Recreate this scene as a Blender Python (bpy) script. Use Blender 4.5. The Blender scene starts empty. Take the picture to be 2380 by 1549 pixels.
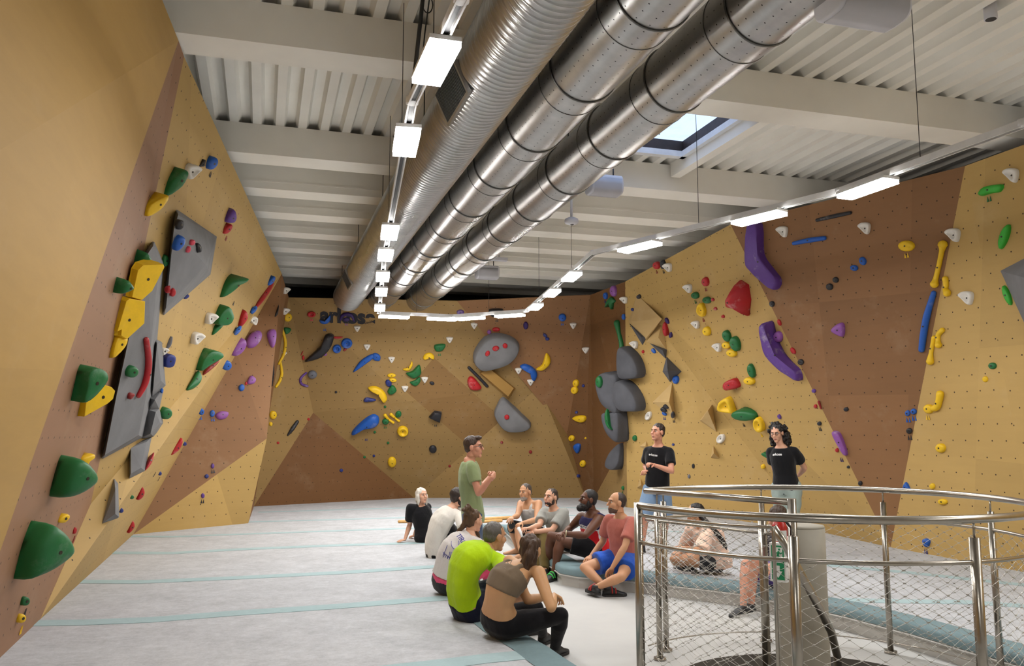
import bpy, bmesh, math, random
from mathutils import Vector, Matrix, noise
from mathutils.bvhtree import BVHTree
from mathutils.geometry import intersect_line_plane

# ------------------------------------------------------------------ camera, world, exposure
scene = bpy.context.scene
C = scene.collection
F, CX, CY = 1950.0, 1190.0, 774.5            # focal length and centre for the 2380 x 1549 frame
CAM = Vector((0.0, 0.0, 1.8))
YAW, PITCH = math.radians(16.5), math.atan(230.5 / F)
FWD = Vector((math.sin(YAW) * math.cos(PITCH), math.cos(YAW) * math.cos(PITCH), math.sin(PITCH)))
RGT = Vector((math.cos(YAW), -math.sin(YAW), 0.0))
UPV = RGT.cross(FWD)
cam_data = bpy.data.cameras.new('camera')
cam_data.sensor_fit = 'HORIZONTAL'
cam_data.sensor_width = 36.0
cam_data.lens = 36.0 * F / 2380.0
cam_data.clip_start, cam_data.clip_end = 0.05, 200.0
cam = bpy.data.objects.new('camera', cam_data)
C.objects.link(cam)
cam.matrix_world = Matrix(((RGT.x, UPV.x, -FWD.x, CAM.x), (RGT.y, UPV.y, -FWD.y, CAM.y), (RGT.z, UPV.z, -FWD.z, CAM.z), (0, 0, 0, 1)))
scene.camera = cam

world = bpy.data.worlds.new('overcast_sky')
scene.world = world
world.use_nodes = True
wb = world.node_tree.nodes['Background']
wb.inputs['Color'].default_value = (0.78, 0.86, 1.0, 1)
wb.inputs['Strength'].default_value = 1.8

LAMP_STRENGTH = 95.0
LAMP_COLOR = (1.0, 0.98, 0.955, 1)
scene.view_settings.view_transform = 'Standard'
scene.view_settings.look = 'None'
scene.view_settings.exposure = 0.24
scene.view_settings.gamma = 1.0
scene.view_settings.use_curve_mapping = False
cy = scene.cycles
cy.debug_bvh_type = 'STATIC_BVH'; cy.use_light_tree = False
cy.max_bounces = 5; cy.diffuse_bounces = 3; cy.glossy_bounces = 2; cy.transmission_bounces = 2; cy.transparent_max_bounces = 4

# ------------------------------------------------------------------ helpers
def ray(px, py):
    return FWD + RGT * ((px - CX) / F) - UPV * ((py - CY) / F)
def at(px, py, D):
    return CAM + ray(px, py) * D
def atz(px, py, z):
    r = ray(px, py)
    return CAM + r * ((z - CAM.z) / r.z)
def atplane(px, py, p, n):
    r = ray(px, py)
    return CAM + r * ((p - CAM).dot(n) / r.dot(n))
def depth(p):
    return (p - CAM).dot(FWD)
def pix(p):
    v = p - CAM
    d = v.dot(FWD)
    return (CX + F * v.dot(RGT) / d, CY - F * v.dot(UPV) / d)

FLOOR, MAT = 0.0, 0.21

class MB:
    def __init__(s):
        s.v, s.f, s.m, s.sm = [], [], [], []
    def add(s, verts, faces, mi=0, smooth=False):
        b = len(s.v)
        s.v += [tuple(v) for v in verts]
        for f in faces:
            s.f.append([i + b for i in f]); s.m.append(mi); s.sm.append(smooth)
        return s
    def box(s, c, h, rot=None, mi=0):
        c = Vector(c)
        pts = []
        for z in (-1, 1):
            for x, y in ((-1, -1), (1, -1), (1, 1), (-1, 1)):
                p = Vector((x * h[0], y * h[1], z * h[2]))
                if rot is not None: p = rot @ p
                pts.append(c + p)
        return s.add(pts, [(3, 2, 1, 0), (4, 5, 6, 7), (0, 1, 5, 4), (1, 2, 6, 5), (2, 3, 7, 6), (3, 0, 4, 7)], mi)
    def tube(s, path, rad, seg=10, mi=0, closed=False, caps=True, smooth=True, round_ends=False):
        P = [Vector(p) for p in path]
        n = len(P)
        R = list(rad) if hasattr(rad, '__len__') else [rad] * n
        if round_ends and not closed:
            d0, d1 = (P[1] - P[0]).normalized(), (P[-1] - P[-2]).normalized()
            a, b = P[0], P[-1]; ra, rb = R[0], R[-1]
            P = [a - d0 * ra * .95, a - d0 * ra * .7, a - d0 * ra*.35] + P + [b + d1 * rb*.35, b + d1 * rb * .7, b + d1 * rb * .95]
            R = [ra * .3, ra * .72, ra*.94] + R + [rb*.94, rb * .72, rb * .3]
            n = len(P)
        T = []
        for i in range(n):
            if closed: t = P[(i + 1) % n] - P[i - 1]
            elif i == 0: t = P[1] - P[0]
            elif i == n - 1: t = P[-1] - P[-2]
            else: t = (P[i + 1] - P[i]).normalized() + (P[i] - P[i - 1]).normalized()
            T.append(t.normalized())
        ref = Vector((0, 0, 1)) if abs(T[0].z) < .9 else Vector((1, 0, 0))
        u = T[0].cross(ref).normalized()
        rows = []
        for i in range(n):
            u = (u - T[i] * u.dot(T[i])).normalized()
            w = T[i].cross(u)
            rows.append([P[i] + (u * math.cos(2 * math.pi * k / seg) + w * math.sin(2 * math.pi * k / seg)) * R[i] for k in range(seg)])
        verts = [v for r in rows for v in r]
        faces = []
        for i in range(n if closed else n - 1):
            j = (i + 1) % n
            for k in range(seg):
                k2 = (k + 1) % seg
                faces.append((i * seg + k, i * seg + k2, j * seg + k2, j * seg + k))
        s.add(verts, faces, mi, smooth)
        if caps and not closed:
            b = len(s.v) - len(verts)
            s.f.append([b + k for k in reversed(range(seg))]); s.m.append(mi); s.sm.append(False)
            s.f.append([b + (n - 1) * seg + k for k in range(seg)]); s.m.append(mi); s.sm.append(False)
        return s
    def loft(s, rings, mi=0, smooth=True, caps=True):
        n, k = len(rings), len(rings[0])
        verts = [v for r in rings for v in r]
        faces = [(i * k + a, i * k + (a + 1) % k, (i + 1) * k + (a + 1) % k, (i + 1) * k + a) for i in range(n - 1) for a in range(k)]
        if caps:
            faces.append(tuple(reversed(range(k))))
            faces.append(tuple(range((n - 1) * k, n * k)))
        return s.add(verts, faces, mi, smooth)
    def ell(s, c, r, rot=None, seg=16, rings=10, mi=0):
        c = Vector(c)
        verts, faces = [], []
        for i in range(rings + 1):
            th = math.pi * i / rings
            for k in range(seg):
                ph = 2 * math.pi * k / seg
                p = Vector((math.sin(th) * math.cos(ph) * r[0], math.sin(th) * math.sin(ph) * r[1], math.cos(th) * r[2]))
                if rot is not None: p = rot @ p
                verts.append(c + p)
        for i in range(rings):
            for k in range(seg):
                k2 = (k + 1) % seg
                faces.append((i * seg + k, (i + 1) * seg + k, (i + 1) * seg + k2, i * seg + k2))
        return s.add(verts, faces, mi, True)
    def mesh(s, name):
        me = bpy.data.meshes.new(name)
        me.from_pydata(s.v, [], s.f)
        me.polygons.foreach_set('material_index', s.m)
        me.polygons.foreach_set('use_smooth', s.sm)
        me.update()
        return me

def obj(name, mb, mat, parent=None, weld=False):
    me = mb.mesh(name) if isinstance(mb, MB) else mb
    for m in (mat if isinstance(mat, (list, tuple)) else [mat]):
        me.materials.append(m)
    if weld:
        bm = bmesh.new(); bm.from_mesh(me)
        bmesh.ops.remove_doubles(bm, verts=bm.verts, dist=1e-5)
        bmesh.ops.recalc_face_normals(bm, faces=bm.faces)
        bm.to_mesh(me); bm.free()
    o = bpy.data.objects.new(name, me)
    C.objects.link(o)
    if parent is not None:
        o.parent = parent
        o.matrix_parent_inverse = Matrix.Translation(-parent.location) if parent.type == 'EMPTY' else Matrix()
    return o
def tag(o, label, cat, group=None, kind=None):
    o['label'] = label; o['category'] = cat
    if group: o['group'] = group
    if kind: o['kind'] = kind
    return o
def struct(o, label=None):
    o['kind'] = 'structure'
    if label: o['label'] = label
    return o
def empty(name, loc):
    o = bpy.data.objects.new(name, None)
    o.empty_display_size = .1
    o.location = Vector(loc)
    C.objects.link(o)
    return o
def child(o, parent):
    o.parent = parent
    o.matrix_parent_inverse = Matrix.Translation(-parent.location) if parent.type == 'EMPTY' else Matrix()
    return o
def lin(*rgb):
    return tuple((c / 255 / 12.92 if c / 255 <= .04045 else ((c / 255 + .055) / 1.055) ** 2.4) for c in rgb) + (1.0,)

# ------------------------------------------------------------------ materials
MATS = {}
class NT:
    def __init__(s, name):
        s.m = bpy.data.materials.new(name); s.m.use_nodes = True
        s.t = s.m.node_tree; s.b = s.t.nodes['Principled BSDF']
    def n(s, ty, **kw):
        nd = s.t.nodes.new(ty)
        for k, v in kw.items():
            if k.startswith('i_'):
                key = k[2:].replace('_', ' ')
                nd.inputs[key].default_value = v
            else: setattr(nd, k, v)
        return nd
    def l(s, a, b): s.t.links.new(a, b)
    def math(s, op, a, b=None, c=None):
        nd = s.t.nodes.new('ShaderNodeMath'); nd.operation = op
        for i, x in enumerate((a, b, c)):
            if x is None: continue
            if isinstance(x, (int, float)): nd.inputs[i].default_value = x
            else: s.l(x, nd.inputs[i])
        return nd.outputs[0]
    def mix(s, fac, a, b, mode='MIX'):
        nd = s.t.nodes.new('ShaderNodeMix'); nd.data_type = 'RGBA'; nd.blend_type = mode
        for i, x in ((0, fac), (6, a), (7, b)):
            if isinstance(x, (int, float, tuple)): nd.inputs[i].default_value = x
            else: s.l(x, nd.inputs[i])
        return nd.outputs[2]
    def noise(s, co, scale, detail=3, rough=.55, vscale=None):
        if vscale is not None:
            mp = s.n('ShaderNodeMapping'); mp.inputs['Scale'].default_value = vscale
            s.l(co, mp.inputs[0]); co = mp.outputs[0]
        nd = s.n('ShaderNodeTexNoise'); nd.inputs['Scale'].default_value = scale
        nd.inputs['Detail'].default_value = detail; nd.inputs['Roughness'].default_value = rough
        s.l(co, nd.inputs['Vector'])
        return nd.outputs['Fac']
    def ramp(s, fac, stops):
        r = s.n('ShaderNodeValToRGB'); e = r.color_ramp.elements
        e[0].position, e[0].color = stops[0]; e[1].position, e[1].color = stops[-1]
        for p, c in stops[1:-1]:
            x = e.new(p); x.color = c
        s.l(fac, r.inputs[0]); return r.outputs[0]
    def bump(s, h, strength=.3, dist=.01):
        b = s.n('ShaderNodeBump'); b.inputs['Strength'].default_value = strength; b.inputs['Distance'].default_value = dist
        s.l(h, b.inputs['Height']); s.l(b.outputs[0], s.b.inputs['Normal'])
W1 = (1, 1, 1, 1)
def plain(name, col, rough=.6, metal=0., var=.08, scale=6., bump=0., bscale=40., spec=.5, coat=0.):
    if name in MATS: return MATS[name]
    t = NT(name)
    tc = t.n('ShaderNodeTexCoord').outputs['Object']
    f = t.noise(tc, scale)
    lo = tuple(c * (1 - var) for c in col[:3]) + (1,); hi = tuple(min(1, c * (1 + var)) for c in col[:3]) + (1,)
    t.l(t.ramp(f, [(.3, lo), (.7, hi)]), t.b.inputs['Base Color'])
    t.b.inputs['Roughness'].default_value = rough
    t.b.inputs['Metallic'].default_value = metal
    t.b.inputs['Specular IOR Level'].default_value = spec
    t.b.inputs['Coat Weight'].default_value = coat
    if bump: t.bump(t.noise(tc, bscale, 4), bump, .01)
    MATS[name] = t.m
    return t.m
def plywood(name, col, holes=True, chalk=.14, grain=1.0):
    t = NT(name)
    uv = t.n('ShaderNodeUVMap').outputs[0]
    oi = t.n('ShaderNodeObjectInfo').outputs['Random']
    g = t.noise(uv, 1.6, 6, .62, (1.0, 7.0, 1.0))
    g2 = t.noise(uv, .5, 3, .5, (1.0, 2.2, 1.0))
    base = t.mix(g, tuple(c * (1 - .14 * grain) for c in col[:3]) + (1,), tuple(c * (1 + .12 * grain) for c in col[:3]) + (1,))
    base = t.mix(.5, base, t.ramp(g2, [(.3, tuple(c * .86 for c in col[:3]) + (1,)), (.75, tuple(min(1, c * 1.12) for c in col[:3]) + (1,))]))
    tone = t.math('MULTIPLY_ADD', oi, .16, .92)
    cb = t.n('ShaderNodeCombineColor')
    for i in range(3): t.l(tone, cb.inputs[i])
    base = t.mix(1.0, base, cb.outputs[0], 'MULTIPLY')
    ch = t.noise(uv, 1.1, 5, .7)
    chm = t.math('MULTIPLY', t.ramp(ch, [(.56, (0, 0, 0, 1)), (.8, W1)]), chalk)
    base = t.mix(chm, base, lin(214, 196, 168))
    if holes:
        sp = t.n('ShaderNodeSeparateXYZ'); t.l(uv, sp.inputs[0])
        y = t.math('DIVIDE', sp.outputs[1], .2)
        par = t.math('MULTIPLY', t.math('MODULO', t.math('FLOOR', t.math('ADD', y, 1000.0)), 2.0), .5)
        x = t.math('ADD', t.math('DIVIDE', sp.outputs[0], .2), par)
        fx = t.math('SUBTRACT', t.math('FRACT', t.math('ADD', x, 1000.0)), .5)
        fy = t.math('SUBTRACT', t.math('FRACT', t.math('ADD', y, 1000.0)), .5)
        d = t.math('SQRT', t.math('ADD', t.math('MULTIPLY', fx, fx), t.math('MULTIPLY', fy, fy)))
        hole = t.math('LESS_THAN', d, .046)
        base = t.mix(hole, base, lin(62, 44, 26))
    t.l(base, t.b.inputs['Base Color'])
    t.b.inputs['Roughness'].default_value = .62
    t.b.inputs['Specular IOR Level'].default_value = .3
    t.bump(g, .06, .01)
    MATS[name] = t.m
    return t.m
M_BLOND = plywood('plywood_blond', lin(184, 152, 92))
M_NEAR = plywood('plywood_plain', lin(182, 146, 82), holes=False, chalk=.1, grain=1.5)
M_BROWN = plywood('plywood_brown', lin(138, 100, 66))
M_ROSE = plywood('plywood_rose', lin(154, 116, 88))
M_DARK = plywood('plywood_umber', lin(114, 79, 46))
M_TAN_SHADED = plywood('plywood_tan_shaded', lin(152, 123, 76))  # base colour lowered so it carries the shade of the overhanging far wall
M_TAN2 = plywood('plywood_tan_brown', lin(138, 106, 64))
M_PLANK = plywood('volume_plank', lin(164, 126, 66), holes=False, chalk=.1)
M_VOLWOOD = plywood('volume_wood', lin(190, 160, 108), holes=False, chalk=.3)
M_SLATE = plain('volume_slate', lin(80, 81, 87), .85, var=.15, scale=3., bump=.1)
M_GREYVOL = plain('volume_grey', lin(116, 116, 118), .85, var=.12, scale=3., bump=.1)
M_DARKWALL = plain('building_dark_grey', lin(70, 70, 72), .9, var=.05, scale=2.)
M_CEIL = plain('ceiling_white_paint', lin(242, 239, 230), .7, var=.03, scale=2.)
M_BEAM = plain('beam_white_paint', lin(242, 238, 228), .75, var=.05, scale=1.2, bump=.05)
# ------------------------------------------------------------------ building shell
ZB, ZD = 5.2, 5.58                      # underside of the beams, underside of the steel deck
XL, XR, Y0, Y1 = -3.2, 9.6, -4.0, 21.6
def concrete(name, base, light, dark, scale=1.0):
    t = NT(name)
    tc = t.n('ShaderNodeTexCoord').outputs['Object']
    a = t.noise(tc, 1.3 * scale, 6, .65); b = t.noise(tc, 9 * scale, 5, .6); c = t.noise(tc, .5 * scale, 4, .7, (1, 3, 1))
    col = t.mix(a, dark, light)
    col = t.mix(t.math('MULTIPLY', b, .35), col, base)
    col = t.mix(t.ramp(c, [(.58, (0, 0, 0, 1)), (.7, (.35, .35, .35, 1))]), col, light)
    t.l(col, t.b.inputs['Base Color']); t.b.inputs['Roughness'].default_value = .6
    t.bump(b, .1, .01)
    return t.m
M_FLOOR = concrete('floor_concrete', lin(186, 185, 182), lin(200, 199, 194), lin(170, 170, 170))
M_COLUMN = concrete('column_concrete', lin(170, 165, 152), lin(186, 181, 167), lin(148, 143, 130), 2.0)
M_WELL = concrete('stairwell_concrete', lin(120, 116, 110), lin(135, 131, 124), lin(100, 97, 92), 2.0)

RING_C = at(2.15 / 5.85 * F + CX, 1005 + 1.8 * F / 5.85, 5.85)      # centre of the spiral stair on the floor
RING_C.z = 0
RING_R, WELL_R = 1.40, 1.02
def fill(name, loops, z, mat, parent=None):
    bm = bmesh.new()
    for lp in loops:
        vs = [bm.verts.new((p[0], p[1], z)) for p in lp]
        for i in range(len(vs)): bm.edges.new((vs[i], vs[(i + 1) % len(vs)]))
    bmesh.ops.triangle_fill(bm, edges=bm.edges, use_beauty=True)
    bmesh.ops.recalc_face_normals(bm, faces=bm.faces)
    if bm.faces[:] and sum(f.normal.z for f in bm.faces) < 0: bmesh.ops.reverse_faces(bm, faces=bm.faces)
    me = bpy.data.meshes.new(name); bm.to_mesh(me); bm.free()
    return obj(name, me, mat, parent)
well = [(RING_C.x + WELL_R * math.cos(a), RING_C.y + WELL_R * math.sin(a)) for a in [2 * math.pi * i / 64 for i in range(64)]]
fl = struct(fill('floor', [[(XL, Y0), (XR, Y0), (XR, Y1), (XL, Y1)], well], 0.0, M_FLOOR))
mb = MB()
n = len(well)
mb.add([(x, y, 0) for x, y in well] + [(x, y, -2.6) for x, y in well], [(i, i + n, (i + 1) % n + n, (i + 1) % n) for i in range(n)] + [tuple(range(n, 2 * n))])
obj('stairwell_lining', mb, M_WELL, fl)

# steel deck with trapezoidal ribs along the hall, open above the skylight
SK = (3.62, 5.40, 8.35, 9.98)
mb = MB()
prof, x = [], XL
while x < XR:
    prof += [(x, 0), (x + .10, 0), (x + .135, .085), (x + .235, .085)]
    x += .27
def deckstrip(ya, yb, skip):
    for i in range(len(prof) - 1):
        (xa, za), (xb, zb) = prof[i], prof[i + 1]
        if skip and xa > SK[0] - .03 and xb < SK[1] + .03: continue
        mb.add([(xa, ya, ZD + za), (xb, ya, ZD + zb), (xb, yb, ZD + zb), (xa, yb, ZD + za)], [(0, 3, 2, 1)])
deckstrip(Y0, SK[2], False); deckstrip(SK[2], SK[3], True); deckstrip(SK[3], Y1, False)
struct(obj('ceiling', mb, M_CEIL))

def beam_y():
    ys = [1.2, 4.3, 7.36, 10.46]
    y = 11.98
    while y < 20.5:
        ys.append(y); y += 1.29
    return ys
for i, y in enumerate(beam_y()):
    mb = MB().box(((XL + XR) / 2, y + .21, (ZB + ZD) / 2), ((XR - XL) / 2, .21, (ZD - ZB) / 2))
    if i > 3:       # stiffening rib plates on the smaller beams
        mb.box(((XL + XR) / 2, y - .006, ZB + .11), ((XR - XL) / 2, .006, .012))
    struct(obj('beam', mb, M_BEAM), None)
struct(obj('purlin', MB().box((SK[1] + .09, 9.1, ZD - .1), (.07, 1.3, .1)), M_BEAM))
struct(obj('purlin', MB().box((SK[0] - .09, 9.1, ZD - .1), (.07, 1.3, .1)), M_BEAM))

# skylight: white rim, dark upstand, weathered pane
def grime():
    t = NT('weathered_skylight_glass')
    tc = t.n('ShaderNodeTexCoord').outputs['Object']
    a = t.noise(tc, 1.6, 6, .7, (1, 2, 1)); b = t.noise(tc, 5, 6, .8, (4, .7, 1))
    dirt = t.math('MULTIPLY', t.ramp(a, [(.45, (0, 0, 0, 1)), (.75, W1)]), t.ramp(b, [(.4, (0, 0, 0, 1)), (.7, W1)]))
    tr = t.n('ShaderNodeBsdfTransparent'); tl = t.n('ShaderNodeBsdfTranslucent')
    tr.inputs[0].default_value = (.72, .78, .88, 1)
    t.l(t.mix(dirt, (.75, .82, .95, 1), lin(150, 110, 100)), tl.inputs[0])
    mx = t.n('ShaderNodeMixShader')
    t.l(t.math('MULTIPLY_ADD', dirt, .8, .15), mx.inputs[0])
    t.l(tr.outputs[0], mx.inputs[1]); t.l(tl.outputs[0], mx.inputs[2])
    t.l(mx.outputs[0], t.t.nodes['Material Output'].inputs[0])
    return t.m
sky = struct(empty('window_1', ((SK[0] + SK[1]) / 2, (SK[2] + SK[3]) / 2, ZD)), 'roof skylight with a dark upstand and streaked weathered pane')
M_RIM = plain('skylight_rim_white', lin(225, 225, 225), .5)
M_UP = plain('skylight_upstand', lin(52, 40, 36), .6, var=.3, scale=8.)
for nm, m, w, z0, z1 in (('window_rim', M_RIM, .05, ZD - .06, ZD + .02), ('window_upstand', M_UP, .02, ZD + .02, ZD + .17)):
    for k, (ca, cb) in enumerate((((SK[0], SK[2]), (SK[1], SK[2])), ((SK[1], SK[2]), (SK[1], SK[3])), ((SK[1], SK[3]), (SK[0], SK[3])), ((SK[0], SK[3]), (SK[0], SK[2])))):
        mx, my = (ca[0] + cb[0]) / 2, (ca[1] + cb[1]) / 2
        hx, hy = abs(ca[0] - cb[0]) / 2 + w, abs(ca[1] - cb[1]) / 2 + w
        obj(nm, MB().box((mx, my, (z0 + z1) / 2), (max(hx, w), max(hy, w), (z1 - z0) / 2)), m, sky)
obj('window_pane', MB().box(((SK[0] + SK[1]) / 2, (SK[2] + SK[3]) / 2, ZD + .18), ((SK[1] - SK[0]) / 2, (SK[3] - SK[2]) / 2, .006)), grime(), sky)
rain = MB()
rain.tube([(4.55, 8.5, ZD + .172), (4.8, 8.9, ZD + .172), (4.72, 9.3, ZD + .172), (4.95, 9.8, ZD + .172)], .012, 6)
obj('pane_crack', rain, M_UP, sky)

# building walls behind the climbing walls
for nm, c, h in (('wall_left', (XL - .1, (Y0 + Y1) / 2, 2.9), (.1, (Y1 - Y0) / 2, 2.9)), ('wall_right', (XR + .1, (Y0 + Y1) / 2, 2.9), (.1, (Y1 - Y0) / 2, 2.9)),
                 ('wall_back', ((XL + XR) / 2, Y1 + .1, 2.9), ((XR - XL) / 2, .1, 2.9))):
    struct(obj(nm, MB().box(c, h), M_DARKWALL))
struct(obj('wall_front', MB().box(((XL + XR) / 2, Y0 - .1, 2.9), ((XR - XL) / 2, .1, 2.9)), plain('front_wall_paint', lin(190, 180, 165), .8)))

# ------------------------------------------------------------------ climbing walls: faceted plywood
V = {}
def vz(k, px, py, z): V[k] = atz(px, py, z)
def vd(k, px, py, D): V[k] = at(px, py, D)
# left wall
vz('B0', 0, 1530, MAT); vz('B1', 94, 1440, MAT); vz('B2', 310, 1243, MAT); vz('B3', 577, 1217, MAT)
vz('T1', 415, 95, ZB - .02); vz('T2', 655, 637, 4.85)
def onplane(k, px, py, a, b, c):
    nrm = (V[b] - V[a]).cross(V[c] - V[a]).normalized()
    V[k] = atplane(px, py, V[a], nrm)
onplane('M0', 0, 1283, 'B0', 'B1', 'T1')
onplane('T1b', 426, 128, 'B1', 'B2', 'T1')
V['T1b'] = at(428, 132, depth(V['T1']) + .25)
onplane('M2', 211, 1172, 'B0', 'B1', 'T1')
vd('M1', 620, 1020, depth(V['B3']) + .25)
V['BX'] = V['B0'] + (V['B0'] - V['B1']).normalized() * 7.5
vz('T0', 268, 0, ZB - .02)
V['TX'] = V['T0'] + (V['T0'] - V['T1']).normalized() * 4.6
V['TX'].x = V['BX'].x + .35
vz('K0', 590, 1178, MAT); vd('K1', 671, 692, 18.3)
# back wall
vd('KT2', 1062, 700, 18.7); vz('KB2', 962, 1158, MAT)
onplane('KA', 728, 960, 'K1', 'KT2', 'KB2'); onplane('KC', 1254, 898, 'K1', 'KT2', 'KB2'); onplane('KD', 1318, 1010, 'K1', 'KT2', 'KB2')
V['KA'] = at(728, 960, depth(V['KA']) - .35); V['KC'] = at(1254, 898, depth(V['KC']) + .12); V['KD'] = at(1318, 1010, depth(V['KD']) + .05); vz('KE', 1361, 1158, MAT); vd('KF', 1372, 686, 18.8)
# corner facets and right wall
vd('RA', 1453, 655, 17.25); vd('RB', 1455, 1022, 17.75); vz('RC', 1380, 1160, MAT); vz('RD', 1458, 1180, MAT)
vz('RE', 1698, 522, 5.08); vz('RF', 2070, 1273, MAT); vz('RG', 1880, 1231, MAT)
vz('RH', 2243, 386, 5.05)
vz('RI', 2420, 1338, MAT); vz('RJ', 2420, 322, 5.05)
V['RK'] = V['RI'] + (V['RI'] - V['RF']).normalized() * 9.0
V['RL'] = V['RJ'] + Vector((.3, -8.6, 0))
ALLTRI = []           # (a, b, c) world triangles for the hold ray casts
def tri_normal(a, b, c):
    return (b - a).cross(c - a).normalized()
def clip(poly, n, sgn):
    out = []
    for i in range(len(poly)):
        a, b = poly[i], poly[(i + 1) % len(poly)]
        da, db = (a - CAM).dot(n) * sgn, (b - CAM).dot(n) * sgn
        if da >= 0: out.append(a)
        if da * db < -1e-12: out.append(a + (b - a) * (da / (da - db)))
    return out
def panel_obj(polys, mat, parent):
    avg = Vector()
    P2 = []
    for p in polys:
        if len(p) < 3: continue
        nr = Vector()
        for i in range(1, len(p) - 1): nr += (p[i] - p[0]).cross(p[i + 1] - p[0])
        if nr.length < 1e-7: continue
        if nr.dot(CAM - p[0]) < 0 and (CAM - p[0]).length < 60: p = list(reversed(p)); nr = -nr
        avg += nr; P2.append((p, nr.normalized()))
    if not P2: return None
    avg.normalize()
    mb = MB()
    edges = {}
    uvs = []
    for p, nr in P2:
        u = Vector((0, 0, 1)).cross(nr)
        u = Vector((1, 0, 0)) if u.length < 1e-3 else u.normalized()
        w = nr.cross(u)
        mb.add(p, [tuple(range(len(p)))]); uvs += [(q.dot(u), q.dot(w)) for q in p]
        for i in range(len(p)):
            k = (tuple(round(c, 4) for c in p[i]), tuple(round(c, 4) for c in p[(i + 1) % len(p)]))
            if (k[1], k[0]) in edges: edges.pop((k[1], k[0]))
            else: edges[k] = (p[i], p[(i + 1) % len(p)])
        for i in range(1, len(p) - 1): ALLTRI.append((p[0].copy(), p[i].copy(), p[i + 1].copy()))
    for a, b in edges.values():
        mb.add([a, a - avg * .03, b - avg * .03, b], [(0, 1, 2, 3)]); uvs += [(0, 0)] * 4
    o = obj('plywood_panel', mb, mat, parent)
    uvl = o.data.uv_layers.new(name='UVMap')
    for lp in o.data.loops: uvl.data[lp.index].uv = uvs[lp.vertex_index]
    return o
def facet(keys, mat, parent, cuts=(), matfn=None):
    tris = [[V[keys[0]], V[keys[i]], V[keys[i + 1]]] for i in range(1, len(keys) - 1)]
    groups = [tris]
    for (x0, y0, x1, y1) in cuts:
        nrm = ray(x0, y0).cross(ray(x1, y1)).normalized()
        ng = []
        for g in groups:
            for sg in (1, -1):
                q = [clip(t, nrm, sg) for t in g]
                q = [t for t in q if len(t) > 2]
                if q: ng.append(q)
        groups = ng
    for g in groups:
        pts = [p for t in g for p in t]
        c = Vector()
        for p in pts: c += p
        panel_obj(g, matfn(*pix(c / len(pts))) if matfn else mat, parent)
def climbing_wall(name, label):
    return struct(empty(name, (0, 0, 0)), label)
WL = climbing_wall('wall_left_climbing', 'faceted plywood bouldering wall leaning over the mats')
V['Q0'] = V['T1'] + (V['M0'] - V['T1']) * ((MAT - V['T1'].z) / (V['M0'].z - V['T1'].z))
facet(['T1', 'Q0', 'BX', 'TX', 'T0'], M_NEAR, WL, [(0, 855, 150, 862)])
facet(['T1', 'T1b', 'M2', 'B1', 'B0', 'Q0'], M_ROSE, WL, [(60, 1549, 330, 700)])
facet(['T2', 'B2', 'B1', 'M2', 'T1b'], M_BLOND, WL, [(446, 150, 430, 560), (300, 1010, 480, 930), (300, 1100, 238, 1310)])
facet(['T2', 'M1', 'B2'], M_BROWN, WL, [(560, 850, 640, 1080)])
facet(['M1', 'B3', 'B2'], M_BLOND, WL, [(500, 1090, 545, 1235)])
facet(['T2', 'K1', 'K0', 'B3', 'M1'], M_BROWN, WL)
WB = climbing_wall('wall_back_climbing', 'plywood bouldering wall at the far end of the hall')
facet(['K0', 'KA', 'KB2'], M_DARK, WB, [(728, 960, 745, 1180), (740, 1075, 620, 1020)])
facet(['K1', 'KA', 'K0'], M_TAN_SHADED, WB, [(690, 690, 712, 830)])
L1, L2, L3 = (943, 910, 1074, 1024), (1009, 832, 1236, 1036), (930, 925, 1020, 818)      # edges of the browner diagonal band
def sgn(L, x, y): return (L[2] - L[0]) * (y - L[1]) - (L[3] - L[1]) * (x - L[0])
def band(x, y): return M_TAN2 if sgn(L1, x, y) < 0 and sgn(L2, x, y) > 0 and sgn(L3, x, y) > 0 else M_TAN_SHADED
facet(['K1', 'KT2', 'KC', 'KA'], M_TAN_SHADED, WB, [L1, L2, L3, (690, 700, 800, 800)], band)
facet(['KC', 'KB2', 'KA'], M_TAN_SHADED, WB, [L1, L2], band)
facet(['KC', 'KD', 'KE', 'KB2'], M_TAN_SHADED, WB, [(1254, 898, 1230, 1160)])
facet(['KT2', 'KF', 'KD', 'KC'], M_BROWN, WB, [(1250, 895, 1345, 850)])
WR = climbing_wall('wall_right_climbing', 'tall faceted plywood bouldering wall beside the stair rail')
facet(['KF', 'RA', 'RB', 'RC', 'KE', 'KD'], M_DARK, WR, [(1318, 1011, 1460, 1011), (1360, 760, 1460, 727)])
facet(['RB', 'RD', 'RC'], M_TAN_SHADED, WR)
facet(['RA', 'RE', 'RF', 'RG', 'RD', 'RB'], M_BLOND, WR, [(1453, 655, 1810, 1000), (1455, 1010, 1900, 985), (1520, 620, 1700, 1210)])
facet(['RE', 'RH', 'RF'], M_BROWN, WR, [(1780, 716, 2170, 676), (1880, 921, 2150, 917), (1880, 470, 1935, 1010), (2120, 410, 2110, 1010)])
facet(['RH', 'RJ', 'RI', 'RF'], M_BLOND, WR, [(2290, 380, 2260, 1310), (2060, 1045, 2390, 1080), (2160, 820, 2400, 800)])
facet(['RJ', 'RL', 'RK', 'RI'], M_BLOND, WR)
BVH = BVHTree.FromPolygons([p for t in ALLTRI for p in t], [(3 * i, 3 * i + 1, 3 * i + 2) for i in range(len(ALLTRI))])

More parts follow.
